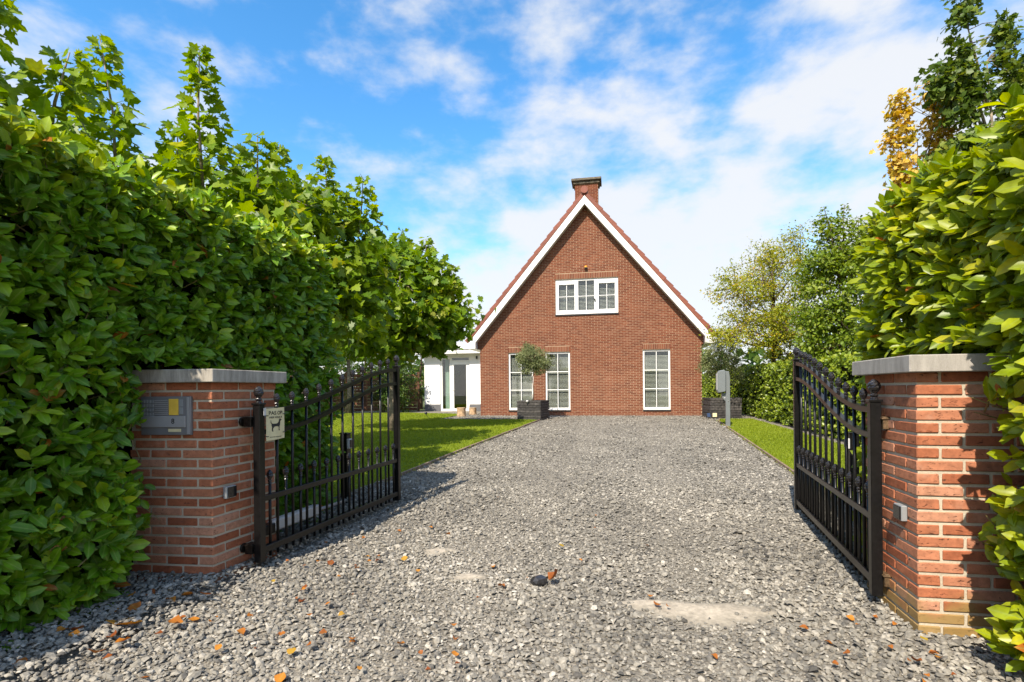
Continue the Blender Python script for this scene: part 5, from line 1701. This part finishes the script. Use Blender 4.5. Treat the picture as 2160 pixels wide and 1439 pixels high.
def far_wood():
    n = 5000
    a = rng.uniform(RAD(-70), RAD(70), n); d = rng.uniform(52, 60, n)
    z = rng.uniform(0, 1, n) ** .8 * (4.5 + 1.2 * np.sin(a * 17) + .8 * np.sin(a * 41))
    O = np.column_stack([np.sin(a) * d, np.cos(a) * d, z + .2])
    V, F, to, ri = scatter(T_SMALL, O, rand_unit(n), rand_unit(n) + np.array([0, -.5, .6]), rng.uniform(.6, 1.1, n), rng.uniform(.5, .9, n), np.zeros(n), rng.beta(2, 3, n))
    o = tri_mesh('distant_wood', V, F, M['shrub'], {'tone': to, 'rib': ri}, True, None, 'stuff')
    tag(o, 'belt of trees far behind the house', 'wood')
far_wood()

# ------------------------------------------------------------------ planters, olive trees, charger and small things
def planter(label, x, y, w, h, rz):
    r = thing('planter', label, 'planter', (x, y, gz(y)), rz, 'charred wood planters')
    n = 8; bh = h / n
    for k in range(n):
        e = random.uniform(-.008, .008)
        for s in (-1, 1):
            B((-w / 2 - .012 + e, s * w / 2 - .02, k * bh + .004), (w / 2 + .012 + e, s * w / 2 + .02, (k + 1) * bh - .006)).build('board', M['charred'], r, bevel=.005)
            B((s * (w / 2 + .002) - .02, -w / 2 + .021, k * bh + .004 + e), (s * (w / 2 + .002) + .02, w / 2 - .021, (k + 1) * bh - .006 + e)).build('board', M['charred'], r, bevel=.005)
    B((-w / 2 + .02, -w / 2 + .02, .02), (w / 2 - .02, w / 2 - .02, h - .07)).build('soil', M['soil'], r)
    return r
planter('charred wood planter at the lawn corner before the twin windows', 0.72, 17.75, 0.82, 0.66, RAD(-24))
planter('charred wood planter behind the grey charging post', 7.2, 17.95, 0.98, 0.68, RAD(-4))

def olive(label, x, y, z, lobes, n, per, trunk):
    r = tree('olive_tree', label, 'tree', (x, y), trunk, .022, lobes, n, per, .13, .075, .34, T_SMALL, 'small', 'olive', 0, bark='bark', limbs=16, shell=.2, up=.4, droop=-.1, group='olive trees in planters')
    r.location.z = z
olive('round olive standard in the planter before the twin windows', 0.70, 17.75, gz(17.7) + .60, [((.02, 0, 1.42), (.5, .48, .5)), ((-.15, 0, 1.6), (.3, .3, .45)), ((.25, 0, 1.25), (.35, .3, .3))], 190, 46, .82)
olive('straggly grey olive in the planter behind the charging post', 7.2, 17.95, gz(17.9) + .62, [((.05, 0, 1.5), (.75, .7, .75)), ((-.35, 0, 1.15), (.5, .5, .4)), ((.3, 0, .9), (.5, .5, .4)), ((.1, 0, 2.1), (.35, .3, .4))], 190, 44, .7)

def small_lamp(label, x, y, z):
    r = thing('clip_lamp', label, 'lamp', (x, y, z))
    MB().lathe([(.03, 0), (.045, .03), (.045, .06), (.02, .075)], sides=10).build('lamp_head', M['pale_pl'], r, smooth=True)
    B((-.012, -.01, -.05), (.012, .01, .001)).build('clip', M['sill'], r)
small_lamp('small white lamp clipped to the planter by the twin windows', 0.50, 17.33, gz(17.3) + .60)

def charger():
    r = thing('charging_post', 'grey car charging post on the right lawn', 'charging post', (5.85, 14.15, gz(14.15)), RAD(-14))
    B((-.13, -.10, 0), (.13, .10, .03)).build('base_plate', M['steel'], r, bevel=.004)
    m = MB().prism([(-.055, .03), (.055, .03), (.055, 1.36), (.03, 1.52), (-.055, 1.52)], -.05, .05, 'y')
    m.build('post', M['charger'], r, bevel=.006)
    # housing on the drive side, tapered top and bottom
    m = MB().prism([(-.275, .98), (-.25, .93), (-.08, .96), (-.06, 1.0), (-.06, 1.50), (-.09, 1.56), (-.22, 1.54), (-.275, 1.47)], -.15, .13, 'y')
    m.build('housing', M['charger'], r, bevel=.018)
    B((-.283, -.12, 1.02), (-.272, .10, 1.46)).build('front_panel', M['pale_pl'], r, bevel=.004)
    m = MB().prism([(-.14, .80), (-.054, .70), (-.054, .93), (-.16, .93)], -.035, .035, 'y')
    m.build('bracket', M['charger'], r, bevel=.005)
    MB().tube([(-.055, -.02, .80), (-.105, -.02, .79)], .022, 10).tube([(-.055, -.02, .79), (.02, -.06, .70)], .008, 6).build('cable_hook', M['steel'], r, smooth=True)
charger()

def flood(label, x, y, rz, facemat):
    r = thing('garden_floodlight', label, 'floodlight', (x, y, gz(y)), rz, 'garden floodlights')
    MB().tube([(0, 0, -.03), (0, 0, .07)], .012, 8).build('stake', M['sill'], r)
    o = B((-.075, -.03, .05), (.075, .03, .20)).build('housing', M['sill'], r, bevel=.006)
    o.rotation_euler = (RAD(-12), 0, 0)
    o = B((-.064, -.034, .062), (.064, -.0301, .188)).build('lens', facemat, r); o.rotation_euler = (RAD(-12), 0, 0)
M['blue_glass'] = mat_plain('blue_floodlight_glass', (0.05, 0.08, 0.16), rough=0.1, var=0.1, bump=0)
M['cream_glass'] = mat_plain('cream_floodlight_glass', (0.62, 0.52, 0.30), rough=0.15, var=0.1, bump=0)
flood('blue-faced floodlight by the right house corner', 6.50, 17.25, RAD(20), M['blue_glass'])
flood('cream-faced floodlight beside the charred planter', 6.70, 17.25, RAD(-20), M['cream_glass'])

def spot():
    r = thing('garden_spotlight', 'small black spotlight on a stake in the lawn', 'spotlight', (-3.0, 18.5, gz(18.5)))
    MB().tube([(0.03, 0, -.02), (0.02, 0, .08), (-.03, 0, .11), (-.06, 0, .17)], .008, 6).build('stake', M['sill'], r, smooth=True)
    MB().tube([(-.09, .05, .20), (-.05, -.06, .21)], [.035, .05], 10).build('lamp_head', M['sill'], r, smooth=True)
spot()

def stump(label, x, y, rad, h):
    r = thing('log_stool', label, 'log', (x, y, gz(y)), 0, 'log stools by the annex')
    m = MB(); vs = []; fs = []; n = 20
    for z, f in ((-.02, 1.06), (h * .4, .97), (h, 1.0)):
        for k in range(n):
            t = 2 * math.pi * k / n; rr = rad * f * (1 + .06 * math.sin(3 * t + 1) + .04 * math.sin(5 * t))
            vs.append((rr * math.cos(t), rr * math.sin(t), z))
    for i in range(2):
        for k in range(n): fs.append((i * n + k, i * n + (k + 1) % n, (i + 1) * n + (k + 1) % n, (i + 1) * n + k))
    m.add(vs, fs).build('log', M['log_side'], r, smooth=True)
    MB().add([v for v in vs[2 * n:]], [tuple(range(n))]).build('sawn_top', M['log_top'], r).location.z = 0.0
stump('larger pale log stool before the annex door', -1.95, 19.9, .17, .34)
stump('smaller pale log stool nearer the brick house', -1.62, 21.3, .15, .29)

# dark stone and leaves on the gravel
def dark_rock():
    V, F = subdiv(*ico())
    r = np.random.default_rng(3)
    for _ in range(9):
        d = r.normal(size=3); d /= np.linalg.norm(d); h = r.uniform(.45, .8)
        V = V - np.outer(np.maximum(V @ d - h, 0) * .95, d)
    V = V * np.array([.064, .046, .04])
    o = tri_mesh('dark_stone', V, F, M['rock'])
    o.location = (0.16, 3.25, .035); o.rotation_euler = (.1, -.1, .3)
    tag(o, 'large dark glossy stone lying in the middle of the gravel', 'stone')
dark_rock()

def curled_leaf_mesh(k):
    r = random.Random(k)
    T, F, rib = t_ovate([0, .12, .34, .58, .82, 1], [.02, .2, .42, .5, .32, 0], 0.0)
    V = T.copy()
    c = r.uniform(.5, 1.5); a = r.uniform(.1, .6)
    V[:, 2] = c * V[:, 1] ** 2 + a * (V[:, 0] - .5) ** 2 * r.choice([1, 1, -.6]) + .06 * np.sin(V[:, 0] * 9 + k) * np.abs(V[:, 1]) * 2
    me = bpy.data.meshes.new('fallen_leaf'); me.from_pydata(V.tolist(), [], F.tolist())
    me.polygons.foreach_set('use_smooth', np.full(len(F), True))
    at = me.attributes.new('rib', 'FLOAT', 'POINT'); at.data.foreach_set('value', rib.astype(np.float32))
    me.materials.append(M['fallen'])
    return me
CL = [curled_leaf_mesh(k) for k in range(6)]
def fallen(x, y, L, label, group=None, z=None, rot=None, k=None):
    o = link('fallen_leaf', CL[random.randrange(6) if k is None else k], None)
    o.location = (x, y, (gz(y) + .026 + random.uniform(0, .012)) if z is None else z)
    o.rotation_euler = rot or (random.uniform(-.4, .4), random.uniform(-.4, .4), random.uniform(0, 6.28))
    o.scale = (L, L * random.uniform(.75, 1.05), L)
    tag(o, label, 'leaf', group)
fallen(0.225, 3.20, .105, 'big curled orange leaf leaning on the dark stone', z=.04, rot=(-.6, -.35, .9), k=2)
fallen(-2.06, 2.62, .16, 'large half green leaf at the foot of the left hedge', z=.06, rot=(-.2, .2, .4), k=1)
def leaf_words(x, y):
    if x < -.75 and y < 4.4: return 'curled orange leaf in the drift of leaves before the left pillar', 'leaf drift before the left pillar'
    if x > 1.2 and y < 3.2: return 'curled orange leaf on the gravel near the foot of the right pillar', 'leaves near the right pillar'
    if y < 2.75: return 'small orange leaf on the gravel along the bottom of the photo', 'leaves in the near foreground'
    if y < 4.2: return 'small orange leaf on the open gravel around the dark stone', 'leaves around the dark stone'
    return 'tiny orange leaf farther up the gravel drive between the gates', 'leaves up the drive'
rf = np.random.default_rng(21)
spots = []
for _ in range(34): spots.append((rf.uniform(-1.75, -.9), rf.uniform(2.4, 4.3)))           # drift along the left
for _ in range(20): spots.append((rf.normal(1.75, .2), rf.normal(2.35, .25)))               # by the right pillar
for _ in range(46):
    y = 2.15 + rf.exponential(1.3); spots.append((rf.uniform(-.75, .75) * y * .95, y))
for x, y in spots:
    if y > 7.5 or (x < -1.9 and y > 3.2) or (x > 1.95 and y > 2.4): continue
    fallen(x, y, float(np.clip(rf.normal(.037, .012), .018, .07)), *leaf_words(x, y))
for _ in range(16):
    x = rf.uniform(-2.3, -1.75); y = rf.uniform(2.3, 3.1)
    fallen(x, y, rf.uniform(.04, .075), 'brown fallen leaf in the shade along the left hedge foot', 'leaves under the left hedge', z=.055)
